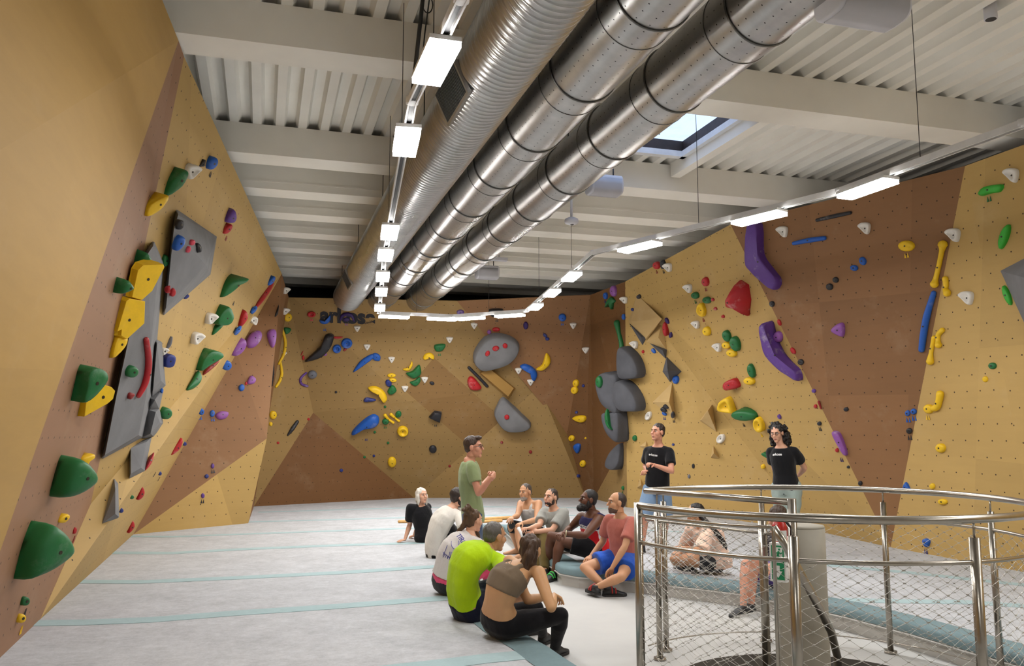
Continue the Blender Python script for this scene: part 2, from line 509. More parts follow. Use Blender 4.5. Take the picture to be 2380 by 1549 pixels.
# ------------------------------------------------------------------ landing mats
def matcloth(name, base, var, bscale, b=.35):
    t = NT(name)
    tc = t.n('ShaderNodeTexCoord').outputs['Object']
    a = t.noise(tc, 3.2, 6, .7); f = t.noise(tc, 60, 5, .8); s = t.noise(tc, .9, 4, .6, (.7, 3.0, 1))
    m = t.noise(tc, 17, 5, .75)
    k = t.math('ADD', t.math('MULTIPLY', a, .4), t.math('ADD', t.math('MULTIPLY', f, .25), t.math('MULTIPLY', m, .35)))
    col = t.ramp(k, [(.4, tuple(c * (1 - var) for c in base[:3]) + (1,)), (.6, tuple(min(1, c * (1 + var)) for c in base[:3]) + (1,))])
    t.l(col, t.b.inputs['Base Color']); t.b.inputs['Roughness'].default_value = .95
    t.b.inputs['Specular IOR Level'].default_value = .1
    t.bump(t.math('ADD', t.math('MULTIPLY', s, 2.2), t.math('MULTIPLY', f, .12)), b, .05)
    return t.m
M_MAT = matcloth('mat_grey_carpet', lin(186, 188, 192), .16, 60)
M_BLUE = matcloth('mat_blue_band', lin(166, 188, 192), .06, 60, .2)
M_BORDER = matcloth('mat_border_band', lin(120, 141, 146), .07, 60, .2)
M_SIDE = plain('mat_side_vinyl', lin(196, 193, 187), .6, var=.05, scale=3.)
pit_px = [(1339, 1549), (1312, 1532), (1270, 1503), (1246, 1490), (1196, 1462), (1150, 1428), (1104, 1385), (1076, 1340), (1070, 1300), (1086, 1260), (1124, 1224),
          (1174, 1223), (1232, 1272), (1288, 1304), (1306, 1318), (1345, 1325), (1493, 1336), (1720, 1362), (1960, 1411), (2120, 1451), (2253, 1489), (2375, 1522)]
edge = [atz(x, y, MAT) for x, y in pit_px]
e0 = Vector((1.05, Y0 + .3, MAT)); e1 = Vector((5.35, Y0 + .3, MAT))
edge = [e0] + edge + [e1]
loop = [Vector((V['BX'].x, Y0 + .3, MAT))] + edge + [Vector((V['RK'].x, Y0 + .3, MAT))] + [V[k] for k in ('RK', 'RI', 'RF', 'RG', 'RD', 'RC', 'KE', 'KB2', 'K0', 'B3', 'B2', 'B1', 'B0', 'BX')]
mat = tag(empty('landing_mat', (0, 16, 0)), 'large grey carpeted landing mat with pale blue seams covering the hall floor', 'mat')
# cover subdivided so it can sag a little between the seams
cover = fill('mat_cover', [[(p.x, p.y) for p in loop]], MAT, M_MAT, mat)
side = MB()
for i in range(len(edge) - 1):
    a, b = edge[i], edge[i + 1]
    side.add([a, b, (b.x, b.y, 0), (a.x, a.y, 0)], [(0, 1, 2, 3)])
obj('mat_side', side, M_SIDE, mat)
def inset(path, d):
    out = []
    for i in range(len(path)):
        a = path[max(0, i - 1)]; b = path[min(len(path) - 1, i + 1)]
        t = (b - a).normalized(); out.append(path[i] + Vector((-t.y, t.x, 0)) * d)
    return out
def subdiv(path, k):
    out = []
    for i in range(len(path) - 1):
        for j in range(k): out.append(path[i].lerp(path[i + 1], j / k))
    return out + [path[-1]]
E2 = subdiv(edge, 3)
for nm, prof_ in (('border_band', [(.27, .004), (.17, .012), (.06, .012), (0.0, .004), (-.022, -.02), (-.026, -.075)]), ('piping', [(-.026, -.082), (-.04, -.09), (-.026, -.098)])):
    for sg in (0, 1):
        # left run and right run of the pit edge are separate bands
        sub = E2[:34] if sg == 0 else E2[33:]
        mb = MB(); rows = []
        for d, z in prof_:
            rows.append([p + Vector((0, 0, z)) for p in inset(sub, d)])
        k = len(sub)
        mb.add([v for r in rows for v in r], [(i * k + j, i * k + j + 1, (i + 1) * k + j + 1, (i + 1) * k + j) for i in range(len(rows) - 1) for j in range(k - 1)], 0, True)
        o = obj(nm, mb, M_BORDER if nm == 'border_band' else M_SIDE, mat)
seams = [([(60, 1449), (200, 1447), (351, 1441), (540, 1426), (767, 1411), (1040, 1390), (1090, 1384)], .16),
         ([(150, 1352), (330, 1353), (560, 1343), (800, 1331), (1015, 1317), (1070, 1313)], .15),
         ([(235, 1285), (400, 1286), (560, 1277), (780, 1268), (980, 1262), (1080, 1258)], .15),
         ([(300, 1247), (400, 1248), (560, 1242), (930, 1229), (1080, 1224)], .12),
         ([(560, 1214), (750, 1209), (1110, 1199), (1250, 1197), (1430, 1200)], .12),
         ([(600, 1191), (900, 1182), (1100, 1178), (1300, 1180), (1420, 1183)], .12),
         ([(860, 1562), (1040, 1542), (1120, 1532), (1200, 1524), (1278, 1517)], .17),
         ([(1190, 1222), (1330, 1226), (1480, 1232), (1650, 1240)], .1),
         ([(1960, 1395), (2100, 1398), (2250, 1400), (2400, 1410)], .14),
         ([(1750, 1300), (1900, 1312), (2100, 1330), (2400, 1362)], .12)]
for pts, w in seams:
    P = subdiv([atz(x, y, MAT + .004) for x, y in pts], 4)
    w *= 1.35
    a, b = inset(P, w / 2), inset(P, -w / 2)
    k = len(P)
    mb = MB().add([p + Vector((0, 0, 0)) for p in a] + [p for p in b] + [p - Vector((0, 0, .004)) for p in b],
                  [(j, k + j, k + j + 1, j + 1) for j in range(k - 1)] + [(k + j, 2 * k + j, 2 * k + j + 1, k + j + 1) for j in range(k - 1)])
    obj('seam_strip', mb, M_BLUE, mat)
# ------------------------------------------------------------------ ventilation ducts
def galv(name, dots):
    t = NT(name)
    tc = t.n('ShaderNodeTexCoord').outputs['UV']
    a = t.noise(tc, 5.0, 4, .6); b = t.noise(tc, .8, 3, .5, (1, .15, 1))
    col = t.mix(a, lin(150, 150, 150), lin(196, 194, 190))
    if dots:
        sp = t.n('ShaderNodeSeparateXYZ'); t.l(tc, sp.inputs[0])
        fx = t.math('SUBTRACT', t.math('FRACT', t.math('DIVIDE', sp.outputs[0], .105)), .5)
        fy = t.math('SUBTRACT', t.math('FRACT', t.math('DIVIDE', sp.outputs[1], .095)), .5)
        d = t.math('SQRT', t.math('ADD', t.math('MULTIPLY', fx, fx), t.math('MULTIPLY', fy, fy)))
        col = t.mix(t.math('LESS_THAN', d, .055), col, (.01, .01, .01, 1))
    t.l(col, t.b.inputs['Base Color'])
    t.b.inputs['Metallic'].default_value = .9
    t.l(t.math('MULTIPLY_ADD', b, .25, .18), t.b.inputs['Roughness'])
    t.bump(b, .08, .01)
    return t.m
M_GALV = galv('galvanised_steel', False)
M_GALVP = galv('galvanised_steel_perforated', True)
M_BAND = plain('duct_band_steel', lin(120, 120, 118), .35, .9)
M_ROD = plain('hanger_rod', lin(60, 60, 60), .5, .5)
DZ = 4.76
def duct_x(px_end, py_end, px_top):
    a = atz(px_end, py_end, DZ); b = atz(px_top, 0, DZ)
    return (a.x + b.x) / 2, a.y
def duct(name, label, X, r, yend, ribbed):
    root = tag(empty(name, (X, yend, DZ)), label, 'duct', 'ceiling ventilation ducts')
    seg = 40
    rings, ys = [], []
    y = Y0 + .1
    if ribbed:
        while y < yend:
            ys += [(y, r), (y + .050, r), (y + .054, r + .004), (y + .058, r + .012), (y + .066, r + .012), (y + .070, r + .004), (y + .074, r)]; y += .076
    else:
        ys = [(y + (yend - y) * i / 30, r) for i in range(31)]
    ys.append((yend, r))
    for yy, rr in ys:
        rings.append([Vector((X + rr * math.cos(2 * math.pi * k / seg), yy, DZ + rr * math.sin(2 * math.pi * k / seg))) for k in range(seg)])
    mb = MB().loft(rings)
    o = obj('duct_shell', mb, M_GALV if ribbed else M_GALVP, root)
    uv = o.data.uv_layers.new(name='UVMap')
    for lp in o.data.loops:
        v = o.data.vertices[lp.vertex_index].co
        uv.data[lp.index].uv = ((math.atan2(v.z - DZ, v.x - X) / (2 * math.pi) % 1.0) * 2 * math.pi * r, v.y)
    if not ribbed:
        y = 1.0; k = 0
        while y < yend - .2:
            for dy, rr, w in ((0, .011, .012), (.30, .004, .006)):
                mb = MB()
                pts = [Vector((X + (r + rr * .5) * math.cos(a), y + dy, DZ + (r + rr * .5) * math.sin(a))) for a in [2 * math.pi * i / 40 for i in range(40)]]
                mb.tube(pts, rr * .75, 6, closed=True)
                obj('duct_flange', mb, M_BAND, root)
            y += 1.28
    for i in range(6):
        yy = 2.0 + i * 3.05
        if yy < yend:
            obj('hanger_rod', MB().tube([(X - r * .8, yy, DZ + r * .55), (X - r * .8, yy, ZD)], .006, 6), M_ROD, root)
            obj('hanger_rod', MB().tube([(X + r * .8, yy, DZ + r * .55), (X + r * .8, yy, ZD)], .006, 6), M_ROD, root)
    return root
x1, ye1 = duct_x(808, 690, 1250)
x2, ye2 = duct_x(880, 700, 1490)
x3, ye3 = duct_x(960, 705, 1787)
d1 = duct('spiral_duct', 'ribbed spiral steel air duct nearest the line of square lamps', x1, .31, ye1, True)
duct('perforated_duct', 'smooth perforated steel air duct in the middle of the three', x2, .29, ye2, False)
duct('perforated_duct', 'smooth perforated steel air duct passing under the skylight', x3, .285, ye3, False)
# grilles on the spiral duct
M_GRILLE = plain('grille_dark', lin(40, 42, 44), .5)
def grille(px, py, L):
    a = math.radians(205)
    p = atz(px, py, DZ - .13)
    base = Vector((x1, p.y, DZ))
    rad = Vector((math.cos(a), 0, math.sin(a)))
    tan = Vector((-math.sin(a), 0, math.cos(a)))
    rot = Matrix((tan, Vector((0, 1, 0)), rad)).transposed()
    c = base + rad * .318
    g = obj('air_grille', MB().box(c, (.14, L / 2, .008), rot), M_GRILLE, d1)
    fr = MB()
    for s in (-1, 1):
        fr.box(c + tan * .145 * s, (.012, L / 2 + .02, .016), rot); fr.box(c + Vector((0, s * (L / 2 + .005), 0)), (.15, .012, .016), rot)
    obj('grille_frame', fr, M_GALV, g)
    sl = MB()
    for k in range(22):
        sl.box(c + Vector((0, -L / 2 + L * (k + .5) / 22, 0)) + rad * .008, (.13, .004, .007), rot)
    obj('grille_slats', sl, plain('grille_slat_steel', lin(110, 112, 115), .4, .6), g)
grille(1052, 215, .72); grille(802, 650, .6)

# ------------------------------------------------------------------ lighting track
M_TRACK = plain('track_white', lin(222, 222, 222), .5)
M_SLOT = plain('track_slot', lin(60, 60, 62), .6)
def lampmat(name='led_diffuser', k=1.0):
    t = NT(name)
    e = t.n('ShaderNodeEmission'); e.inputs[0].default_value = LAMP_COLOR; e.inputs[1].default_value = LAMP_STRENGTH * k
    t.l(e.outputs[0], t.t.nodes['Material Output'].inputs[0])
    return t.m
M_LED = lampmat()
M_LEDRIM = lampmat('led_diffuser_rim', .45)
TZ = 4.05
tpx = [(1072, 0), (958, 238), (893, 600), (881, 728), (1052, 736), (1224, 724), (1380, 589), (1952, 447), (2380, 290)]
tp = [atz(x, y, TZ + .07) for x, y in tpx]
tp[0] = tp[1] + (tp[0] - tp[1]) * 1.0
tp = [Vector((-.6, -2.6, TZ + .07)), Vector((1.0, .6, TZ + .07))] + tp + [Vector((6.7, 3.4, TZ + .07)), Vector((6.7, -2.6, TZ + .07))]
track = tag(empty('lighting_track', (tp[5].x, tp[5].y, TZ)), 'white suspended lighting track looping around the hall under the ducts', 'light track')
for i in range(len(tp) - 1):
    a, b = tp[i], tp[i + 1]
    d = (b - a); L = d.length; d.normalize()
    s = Vector((0, 0, 1)).cross(d)
    rot = Matrix((d, s, Vector((0, 0, 1)))).transposed()
    mb = MB().box((a + b) / 2 + Vector((0, 0, .02)), (L / 2, .032, .018), rot)
    mb.box((a + b) / 2 + s * .027, (L / 2, .006, .02), rot); mb.box((a + b) / 2 - s * .027, (L / 2, .006, .02), rot)
    r = obj('track_rail', mb, M_TRACK, track)
    obj('track_slot', MB().box((a + b) / 2 - Vector((0, 0, .002)), (L / 2, .014, .003), rot), M_SLOT, r)
    nw = max(1, int(L / 2.6))
    for k in range(nw):
        p = a + (b - a) * ((k + .5) / nw)
        obj('suspension_wire', MB().tube([p + Vector((0, 0, .03)), Vector((p.x, p.y, ZB if False else ZD))], .0035, 5), M_ROD, track)
for i in range(1, len(tp) - 1):
    obj('track_joint', MB().tube([tp[i] + Vector((0, 0, -.012)), tp[i] + Vector((0, 0, .04))], .045, 10), M_TRACK, track)
lamp_px = [(1017, 150, 0), (945, 333, 0), (897, 542, 0), (889, 595, 0), (884, 645, 0), (881, 680, 0), (880, 717, 0), (911, 741, 1), (1021, 746, 1), (1100, 743, 1), (1192, 737, 1),
           (1247, 715, 2), (1288, 683, 2), (1334, 645, 2), (1498, 578, 3), (1776, 512, 3), (2029, 443, 3)]
where = ['nearest of the square lamps beside the ribbed duct', 'second of the square lamps beside the ribbed duct', 'third lamp along the ribbed duct', 'fourth lamp along the ribbed duct',
         'fifth lamp along the ribbed duct', 'sixth lamp along the ribbed duct, before the far corner', 'last lamp of the duct-side run, at the far corner',
         'leftmost strip lamp in front of the far wall', 'second strip lamp from the left before the far wall', 'third strip lamp from the left before the far wall', 'rightmost strip lamp in front of the far wall',
         'first lamp after the far bend of the track', 'second lamp after the far bend of the track', 'third lamp after the far bend, left of the second bend',
         'farthest of the strip lamps along the right wall', 'middle strip lamp along the right wall, over the purple hold', 'nearest strip lamp along the right wall']
def lamp(p, d, label):
    d = Vector((d.x, d.y, 0)).normalized(); s = Vector((0, 0, 1)).cross(d)
    rot = Matrix((d, s, Vector((0, 0, 1)))).transposed()
    root = tag(empty('track_lamp', p), label, 'lamp', 'track lamps')
    obj('lamp_housing', MB().box(p + Vector((0, 0, .036)), (.295, .096, .014), rot), M_TRACK, root)
    lm = MB().box(p + Vector((0, 0, .003)), (.29, .092, .018), rot)
    lm.m = [0] + [1] * 5
    obj('lamp_diffuser', lm, [M_LED, M_LEDRIM], root)
    obj('lamp_clip', MB().box(p + Vector((0, 0, .058)), (.05, .03, .012), rot), M_TRACK, root)
for (x, y, sgm), w in zip(lamp_px, where):
    p = atz(x, y, TZ)
    best = min(range(len(tp) - 1), key=lambda i: ((lambda q: (q - p).length)((lambda a, b: a + (b - a) * max(0, min(1, (p - a).dot(b - a) / (b - a).length_squared)))(tp[i], tp[i + 1]))))
    a_, b_ = tp[best], tp[best + 1]
    c_ = a_ + (b_ - a_) * max(0, min(1, (p - a_).dot(b_ - a_) / (b_ - a_).length_squared))
    lamp(Vector((c_.x, c_.y, TZ)), b_ - a_, 'white LED lamp, ' + w)
# the track carries on out of the picture, with its lamps
extra = [(tp[0], tp[1], 2), (tp[-3], tp[-2], 1), (tp[-2], tp[-1], 3)]
nth = iter('first second third fourth fifth sixth seventh eighth ninth tenth'.split())
for a, b, k in extra:
    for i in range(k):
        p = a + (b - a) * ((i + .5) / k)
        lamp(Vector((p.x, p.y, TZ)), b - a, 'white LED lamp beyond the picture edge, %s along the track' % next(nth))
# ------------------------------------------------------------------ climbing holds and volumes
def holdmat(name, col, chalk=.35, rough=.5):
    t = NT(name)
    tc = t.n('ShaderNodeTexCoord').outputs['Object']
    a = t.noise(tc, 5.0, 6, .7)
    m = t.math('MULTIPLY', t.ramp(a, [(.56, (0, 0, 0, 1)), (.75, W1)]), chalk)
    v = t.noise(tc, 14, 3)
    c = t.mix(v, tuple(x * .85 for x in col[:3]) + (1,), tuple(min(1, x * 1.12) for x in col[:3]) + (1,))
    t.l(t.mix(m, c, lin(215, 208, 205)), t.b.inputs['Base Color'])
    t.b.inputs['Roughness'].default_value = rough
    t.bump(t.noise(tc, 90, 3), .12, .004)
    return t.m
HC = {'red': holdmat('hold_red', lin(176, 26, 34)), 'blue': holdmat('hold_blue', lin(24, 88, 178), .2), 'navy': holdmat('hold_navy', lin(34, 48, 120), .2), 'green': holdmat('hold_green', lin(22, 104, 52), .12),
      'yellow': holdmat('hold_yellow', lin(236, 192, 22), .06), 'purple': holdmat('hold_purple', lin(92, 56, 138), .4), 'lilac': holdmat('hold_lilac', lin(140, 82, 158), .6), 'black': holdmat('hold_black', lin(34, 34, 40), .25),
      'white': holdmat('hold_white', lin(226, 222, 214), .05), 'lime': holdmat('hold_lime', lin(52, 168, 48), .1), 'grey': holdmat('hold_grey', lin(105, 108, 118), .4), 'crimson': holdmat('hold_crimson', lin(140, 30, 30), .3),
      'violet': holdmat('hold_violet', lin(48, 24, 92), .1), 'pink': holdmat('hold_pink', lin(206, 62, 84), .5)}
M_BOLT = plain('bolt_steel', lin(70, 66, 60), .4, .8)
M_PRINT = plain('print_dark', lin(42, 42, 48), .8)
HOLDS = []
def cast(px, py):
    d = ray(px, py).normalized()
    loc, n, i, dist = BVH.ray_cast(CAM, d)
    if loc is None: loc, n = at(px, py, 12), -d
    if n.dot(d) > 0: n = -n
    return loc, n
def frame(n):
    u = Vector((0, 0, 1)).cross(n)
    u = u.normalized() if u.length > 1e-3 else Vector((1, 0, 0))
    return u, n.cross(u)
def smooth_outline(pts, k=3):
    out, n = [], len(pts)
    for i in range(n):
        p0, p1, p2, p3 = (Vector(pts[(i + j - 1) % n]) for j in range(4))
        for a in range(k):
            t = a / k
            out.append(.5 * ((2 * p1) + (p2 - p0) * t + (2 * p0 - 5 * p1 + 4 * p2 - p3) * t * t + (3 * p1 - p0 - 3 * p2 + p3) * t ** 3))
    return out
PROF = {'dome': [(1, 0), (.985, .3), (.93, .58), (.82, .8), (.62, .94), (.32, 1.0), (0.02, 1.02)],
        'flat': [(1, 0), (.99, .6), (.95, .9), (.9, 1.0), (.45, 1.02), (0.02, 1.03)],
        'sharp': [(1, 0), (.96, .97), (.94, 1.0), (.5, 1.0), (.02, 1.0)],
        'jug': [(1, 0), (1.0, .45), (.92, .85), (.74, 1.0), (.56, .88), (.42, .5), (.2, .42), (.02, .42)],
        'cone': [(1, 0), (.8, .4), (.5, .75), (.2, .97), (.02, 1.0)]}
def base_plane(px, py, blend=True):
    loc, n = cast(px, py)
    v = (CAM - loc).normalized()
    c = n.dot(v)
    nb = n
    if blend and c < .72:
        lo, hi = 0.0, 1.0
        for _ in range(18):
            m = (lo + hi) / 2
            if (n * (1 - m) + v * m).normalized().dot(v) < .72: lo = m
            else: hi = m
        nb = (n * (1 - hi) + v * hi).normalized()
    return loc, n, nb, v
def blob(pts_px, prof='dome', h=None, smooth=True, tilt=0.0, blend=True):
    cx = sum(p[0] for p in pts_px) / len(pts_px); cy = sum(p[1] for p in pts_px) / len(pts_px)
    loc, n, nb, v = base_plane(cx, cy, blend)
    out = smooth_outline([Vector((p[0], p[1])) for p in pts_px]) if smooth else [Vector((p[0], p[1])) for p in pts_px]
    P = [atplane(p[0], p[1], loc, nb) for p in out]
    mn = min((p - loc).dot(n) for p in P)
    if mn < 0:
        s = -mn / max(.2, n.dot(v))
        k = 1 - s / (CAM - loc).length
        P = [CAM + (p - CAM) * k for p in P]
    c = Vector()
    for p in P: c += p
    c /= len(P)
    rad = [(p - c).length for p in P]
    rmin = sorted(rad)[len(rad) // 4]
    if h is None: h = min(.16, rmin * .75)
    u, w = frame(nb)
    wmax = max(abs((p - c).dot(w)) for p in P) + 1e-6
    mb = MB()
    rings = [[p - n * ((p - loc).dot(n) + .006) for p in P]]
    for s, hh in PROF[prof]:
        ring = []
        for p in P:
            q = c + (p - c) * s
            k = 1 + tilt * (q - c).dot(w) / wmax
            ring.append(q + nb * (h * hh * k))
        rings.append(ring)
    mb.loft(rings, 0, prof != 'sharp')
    top = c + nb * (h * (PROF[prof][-1][1]))
    size = max(max(p[0] for p in pts_px) - min(p[0] for p in pts_px), max(p[1] for p in pts_px) - min(p[1] for p in pts_px))
    return mb, top, nb, w, u, size, (cx, cy), wmax
def side_of(px, py):
    if px < 640 or (px < 676 and py < 1000): return 'left wall'
    if px < 1385: return 'far wall'
    return 'right wall' if px > 1456 else 'dark corner facet'
def finish(mb, col, shape, px, py, size, label, top=None, nb=None, w=None, bolt=True, tagc=None, drop=0.0, name=None):
    o = obj(name or 'climbing_hold', mb, HC[col] if isinstance(col, str) else col)
    HOLDS.append([o, col if isinstance(col, str) else 'grey', shape, px, py, size, label])
    if bolt and top is not None and size > 13:
        r = .011 if size < 60 else .014
        obj('bolt', MB().tube([top - nb * .012, top + nb * .004], r, 8), M_BOLT, o)
    if tagc and top is not None:
        u = w.cross(nb)
        c = top - w * (drop + .045) - nb * .02
        c, tn = cast(*pix(c))
        nb = tn; w = frame(nb)[1]; u = w.cross(nb); c = c + nb * .006
        t = MB()
        for s in (-1, 1):
            t.add([c + u * s * .018 + w * .03 + nb * z for z in (0, .004)] + [c + u * s * .032 - w * .035 + nb * z for z in (0, .004)] + [c + u * s * .006 - w * .035 + nb * z for z in (0, .004)],
                  [(0, 2, 4), (1, 5, 3), (0, 1, 3, 2), (2, 3, 5, 4), (4, 5, 1, 0)])
        obj('route_tag', t, HC[tagc], o)
    return o
def E(col, cx, cy, rx, ry, ang=0, shape='round', prof='dome', h=None, label=None, t=None, bolt=True, tilt=.15):
    a = math.radians(ang); n = 14 if max(rx, ry) > 6 else 10
    pts = []
    for k in range(n):
        th = 2 * math.pi * k / n
        x, y = rx * math.cos(th), ry * math.sin(th)
        pts.append((cx + x * math.cos(a) - y * math.sin(a), cy + x * math.sin(a) + y * math.cos(a)))
    mb, top, nb, w, u, size, c, wm = blob(pts, prof, h, False, tilt)
    return finish(mb, col, shape, cx, cy, size, label, top, nb, w, bolt, t, wm)
def P(col, pts, shape='faceted', prof='dome', h=None, label=None, t=None, bolt=True, smooth=True, tilt=.15):
    mb, top, nb, w, u, size, c, wm = blob(pts, prof, h, smooth, tilt)
    return finish(mb, col, shape, c[0], c[1], size, label, top, nb, w, bolt, t, wm)
def T(col, pts, r, shape='long', label=None, bolt=True):
    """rounded bar lying on the wall; r in photograph pixels"""
    m = len(pts) // 2
    loc, n, nb, v = base_plane(*pts[m])
    s = depth(loc) / F
    R = [x * s for x in (r if hasattr(r, '__len__') else [r] * len(pts))]
    path = []
    for (x, y), rr in zip(pts, R):
        path.append(atplane(x, y, loc + n * rr * .55, n))
    Q, RR = [], []
    k = 4
    for i in range(len(path) - 1):
        p0, p1, p2, p3 = path[max(0, i - 1)], path[i], path[i + 1], path[min(len(path) - 1, i + 2)]
        for a in range(k):
            t = a / k
            Q.append(.5 * ((2 * p1) + (p2 - p0) * t + (2 * p0 - 5 * p1 + 4 * p2 - p3) * t * t + (3 * p1 - p0 - 3 * p2 + p3) * t ** 3))
            RR.append(R[i] * (1 - t) + R[i + 1] * t)
    Q.append(path[-1]); RR.append(R[-1])
    mb = MB().tube(Q, RR, 12, round_ends=True)
    mid = len(Q) // 2
    return finish(mb, col, shape, pts[m][0], pts[m][1], 40, label, Q[mid] + n * RR[mid], n, frame(n)[1], bolt)
def jug(cx, cy, r, mir=1, label=None):
    tpl = [(-1, -.45), (-.35, -.95), (.75, -.9), (1, -.3), (.8, .75), (.5, 1), (.15, .8), (-.45, .15)]
    mb, top, nb, w, u, size, c, wm = blob([(cx + mir * x * r, cy + y * r) for x, y in tpl], 'jug', None, True, .1)
    return finish(mb, 'white', 'jug', cx, cy, size, label, top, nb, w, True)
def tri_jug(cx, cy, r, label=None):
    tpl = [(-1, -.5), (-.5, -.8), (.5, -.8), (1, -.5), (.3, .8), (-.2, .9)]
    mb, top, nb, w, u, size, c, wm = blob([(cx + x * r, cy + y * r) for x, y in tpl], 'dome', None, True, .3)
    return finish(mb, 'white', 'jug', cx, cy, size, label, top, nb, w, True)
def volume(outline, apex, mat, label, name='wall_volume'):
    """hollow box volume screwed to the wall: convex hull of its footprint and its raised points (px, py, height)"""
    cx = sum(p[0] for p in outline) / len(outline); cy = sum(p[1] for p in outline) / len(outline)
    loc, n = cast(cx, cy)
    pts = []
    for p in outline:
        q = atplane(p[0], p[1], loc, n)
        pts += [q - n * .01, q + n * .012]
    for x, y, hh in apex:
        pts.append(atplane(x, y, loc + n * hh, n))
    bm = bmesh.new()
    for p in pts: bm.verts.new(p)
    r = bmesh.ops.convex_hull(bm, input=bm.verts)
    bmesh.ops.delete(bm, geom=[e for e in set(r['geom_interior'] + r['geom_unused']) if isinstance(e, bmesh.types.BMVert)], context='VERTS')
    bmesh.ops.dissolve_limit(bm, angle_limit=.03, verts=bm.verts, edges=bm.edges)
    bmesh.ops.recalc_face_normals(bm, faces=bm.faces)
    me = bpy.data.meshes.new(name); bm.to_mesh(me)
    bmesh.ops.triangulate(bm, faces=bm.faces)
    for f in bm.faces: ALLTRI.append(tuple(v.co.copy() for v in f.verts))
    bm.free()
    o = obj(name, me, mat)
    uvl = me.uv_layers.new(name='UVMap')
    for pl in me.polygons:
        uu, ww = frame(pl.normal)
        for li in pl.loop_indices:
            co = me.vertices[me.loops[li].vertex_index].co
            uvl.data[li].uv = (co.dot(uu), co.dot(ww))
    tag(o, label, 'wall volume', 'volumes screwed to the climbing walls')
    return o
def dish(outline, h, label, mat=None):
    """rounded grey volume with a flat face"""
    mb, top, nb, w, u, size, c, wm = blob(outline, 'flat', h, True, 0.0, True)
    o = obj('wall_volume', mb, mat or M_SLATE)
    for f in mb.f:
        for i in range(1, len(f) - 1): ALLTRI.append(tuple(Vector(mb.v[k]) for k in (f[0], f[i], f[i + 1])))
    tag(o, label, 'wall volume', 'volumes screwed to the climbing walls')
    return o
def rebuild():
    global BVH
    BVH = BVHTree.FromPolygons([p for t in ALLTRI for p in t], [(3 * i, 3 * i + 1, 3 * i + 2) for i in range(len(ALLTRI))])
GV = M_GREYVOL
volume([(411, 488), (502, 550), (487, 638), (379, 732), (404, 520)], [(414, 500, .08), (478, 616, .24), (404, 535, .1), (386, 716, .08)], GV, 'grey kite-shaped volume high on the left wall, with red and blue holds')
volume([(363, 789), (374, 795), (383, 896), (351, 925), (352, 850)], [(365, 800, .12), (374, 885, .12), (356, 905, .1)], GV, 'grey faceted volume behind the red bar on the left wall, topmost of three')
volume([(346, 925), (378, 905), (368, 952), (345, 955)], [(360, 930, .15)], GV, 'pale grey wedge between the stacked volumes on the left wall')
volume([(341, 952), (368, 950), (379, 984), (358, 1019), (328, 1019)], [(362, 958, .12), (372, 983, .12), (350, 1008, .12)], GV, 'grey faceted volume beside the green oval, middle of three on the left wall')
volume([(301, 1034), (351, 1018), (335, 1096), (301, 1113)], [(304, 1042, .1), (340, 1028, .1), (328, 1088, .1), (304, 1102, .08)], GV, 'grey rectangular volume below the long one, lowest of the stack')
rebuild()
volume([(336, 590), (356, 562), (378, 612), (362, 800), (350, 920), (330, 1016), (237, 1066), (266, 920)], [(341, 594, .12), (356, 572, .1), (370, 614, .13), (351, 800, .18), (340, 920, .18), (322, 1012, .17), (244, 1058, .1), (271, 920, .12)], GV, 'very long grey volume on the left wall carrying the red bar and yellow wedges')
volume([(264, 1115), (273, 1126), (275, 1204), (237, 1218), (252, 1160)], [(268, 1140, .1), (268, 1195, .12)], GV, 'small grey blade-shaped volume low on the left wall')
volume([(2327, 630), (2400, 592), (2470, 640), (2450, 800), (2400, 790)], [(2395, 650, .45), (2410, 700, .45)], GV, 'grey pyramid volume cut by the right edge of the picture')
dish([(1100, 835), (1104, 811), (1125, 783), (1152, 772), (1187, 779), (1206, 797), (1198, 821), (1177, 839), (1146, 849), (1118, 853)], .3, 'large grey half-disc volume with three red holds on the far wall', M_GREYVOL)
dish([(1149, 961), (1154, 940), (1168, 919), (1190, 938), (1213, 961), (1234, 983), (1222, 996), (1187, 999), (1166, 989)], .28, 'lower grey half-disc volume with one red hold on the far wall', M_GREYVOL)
volume([(1114, 868), (1135, 851), (1198, 903), (1182, 928)], [(1118, 868, .14), (1135, 855, .14), (1194, 903, .14), (1181, 922, .14)], M_PLANK, 'wooden plank volume between the two grey half-discs')
dish([(1404, 888), (1408, 873), (1421, 864), (1440, 868), (1455, 877), (1456, 957), (1440, 956), (1421, 941), (1410, 918)], .3, 'big rounded grey volume on the dark corner facet, left of the two petals')
dish([(1417, 967), (1421, 957), (1440, 956), (1456, 959), (1456, 1023), (1440, 1019), (1425, 997)], .28, 'grey rounded volume below the big one in the dark corner')
dish([(1447, 1030), (1447, 1057), (1441, 1083), (1428, 1093), (1413, 1087), (1413, 1072), (1425, 1049)], .1, 'grey teardrop volume low in the dark corner')
dish([(1453, 808), (1466, 808), (1488, 828), (1500, 855), (1498, 875), (1477, 880), (1455, 877), (1450, 843)], .25, 'upper grey petal volume at the corner of the right wall')
dish([(1443, 911), (1447, 888), (1458, 883), (1481, 899), (1499, 929), (1499, 952), (1484, 955), (1458, 952), (1443, 929)], .28, 'lower grey petal volume at the corner of the right wall')
volume([(1481, 684), (1541, 742), (1503, 790), (1462, 748)], [(1466, 748, .06), (1538, 742, .3), (1502, 786, .06)], M_VOLWOOD, 'wooden diamond volume near the corner, above the grey triangles')
volume([(1464, 753), (1503, 785), (1494, 802)], [(1490, 784, .1)], M_SLATE, 'grey triangular volume under the wooden diamond')
volume([(1511, 798), (1550, 813), (1548, 834)], [(1540, 815, .12)], M_SLATE, 'thin grey triangular volume right of the wooden diamond')
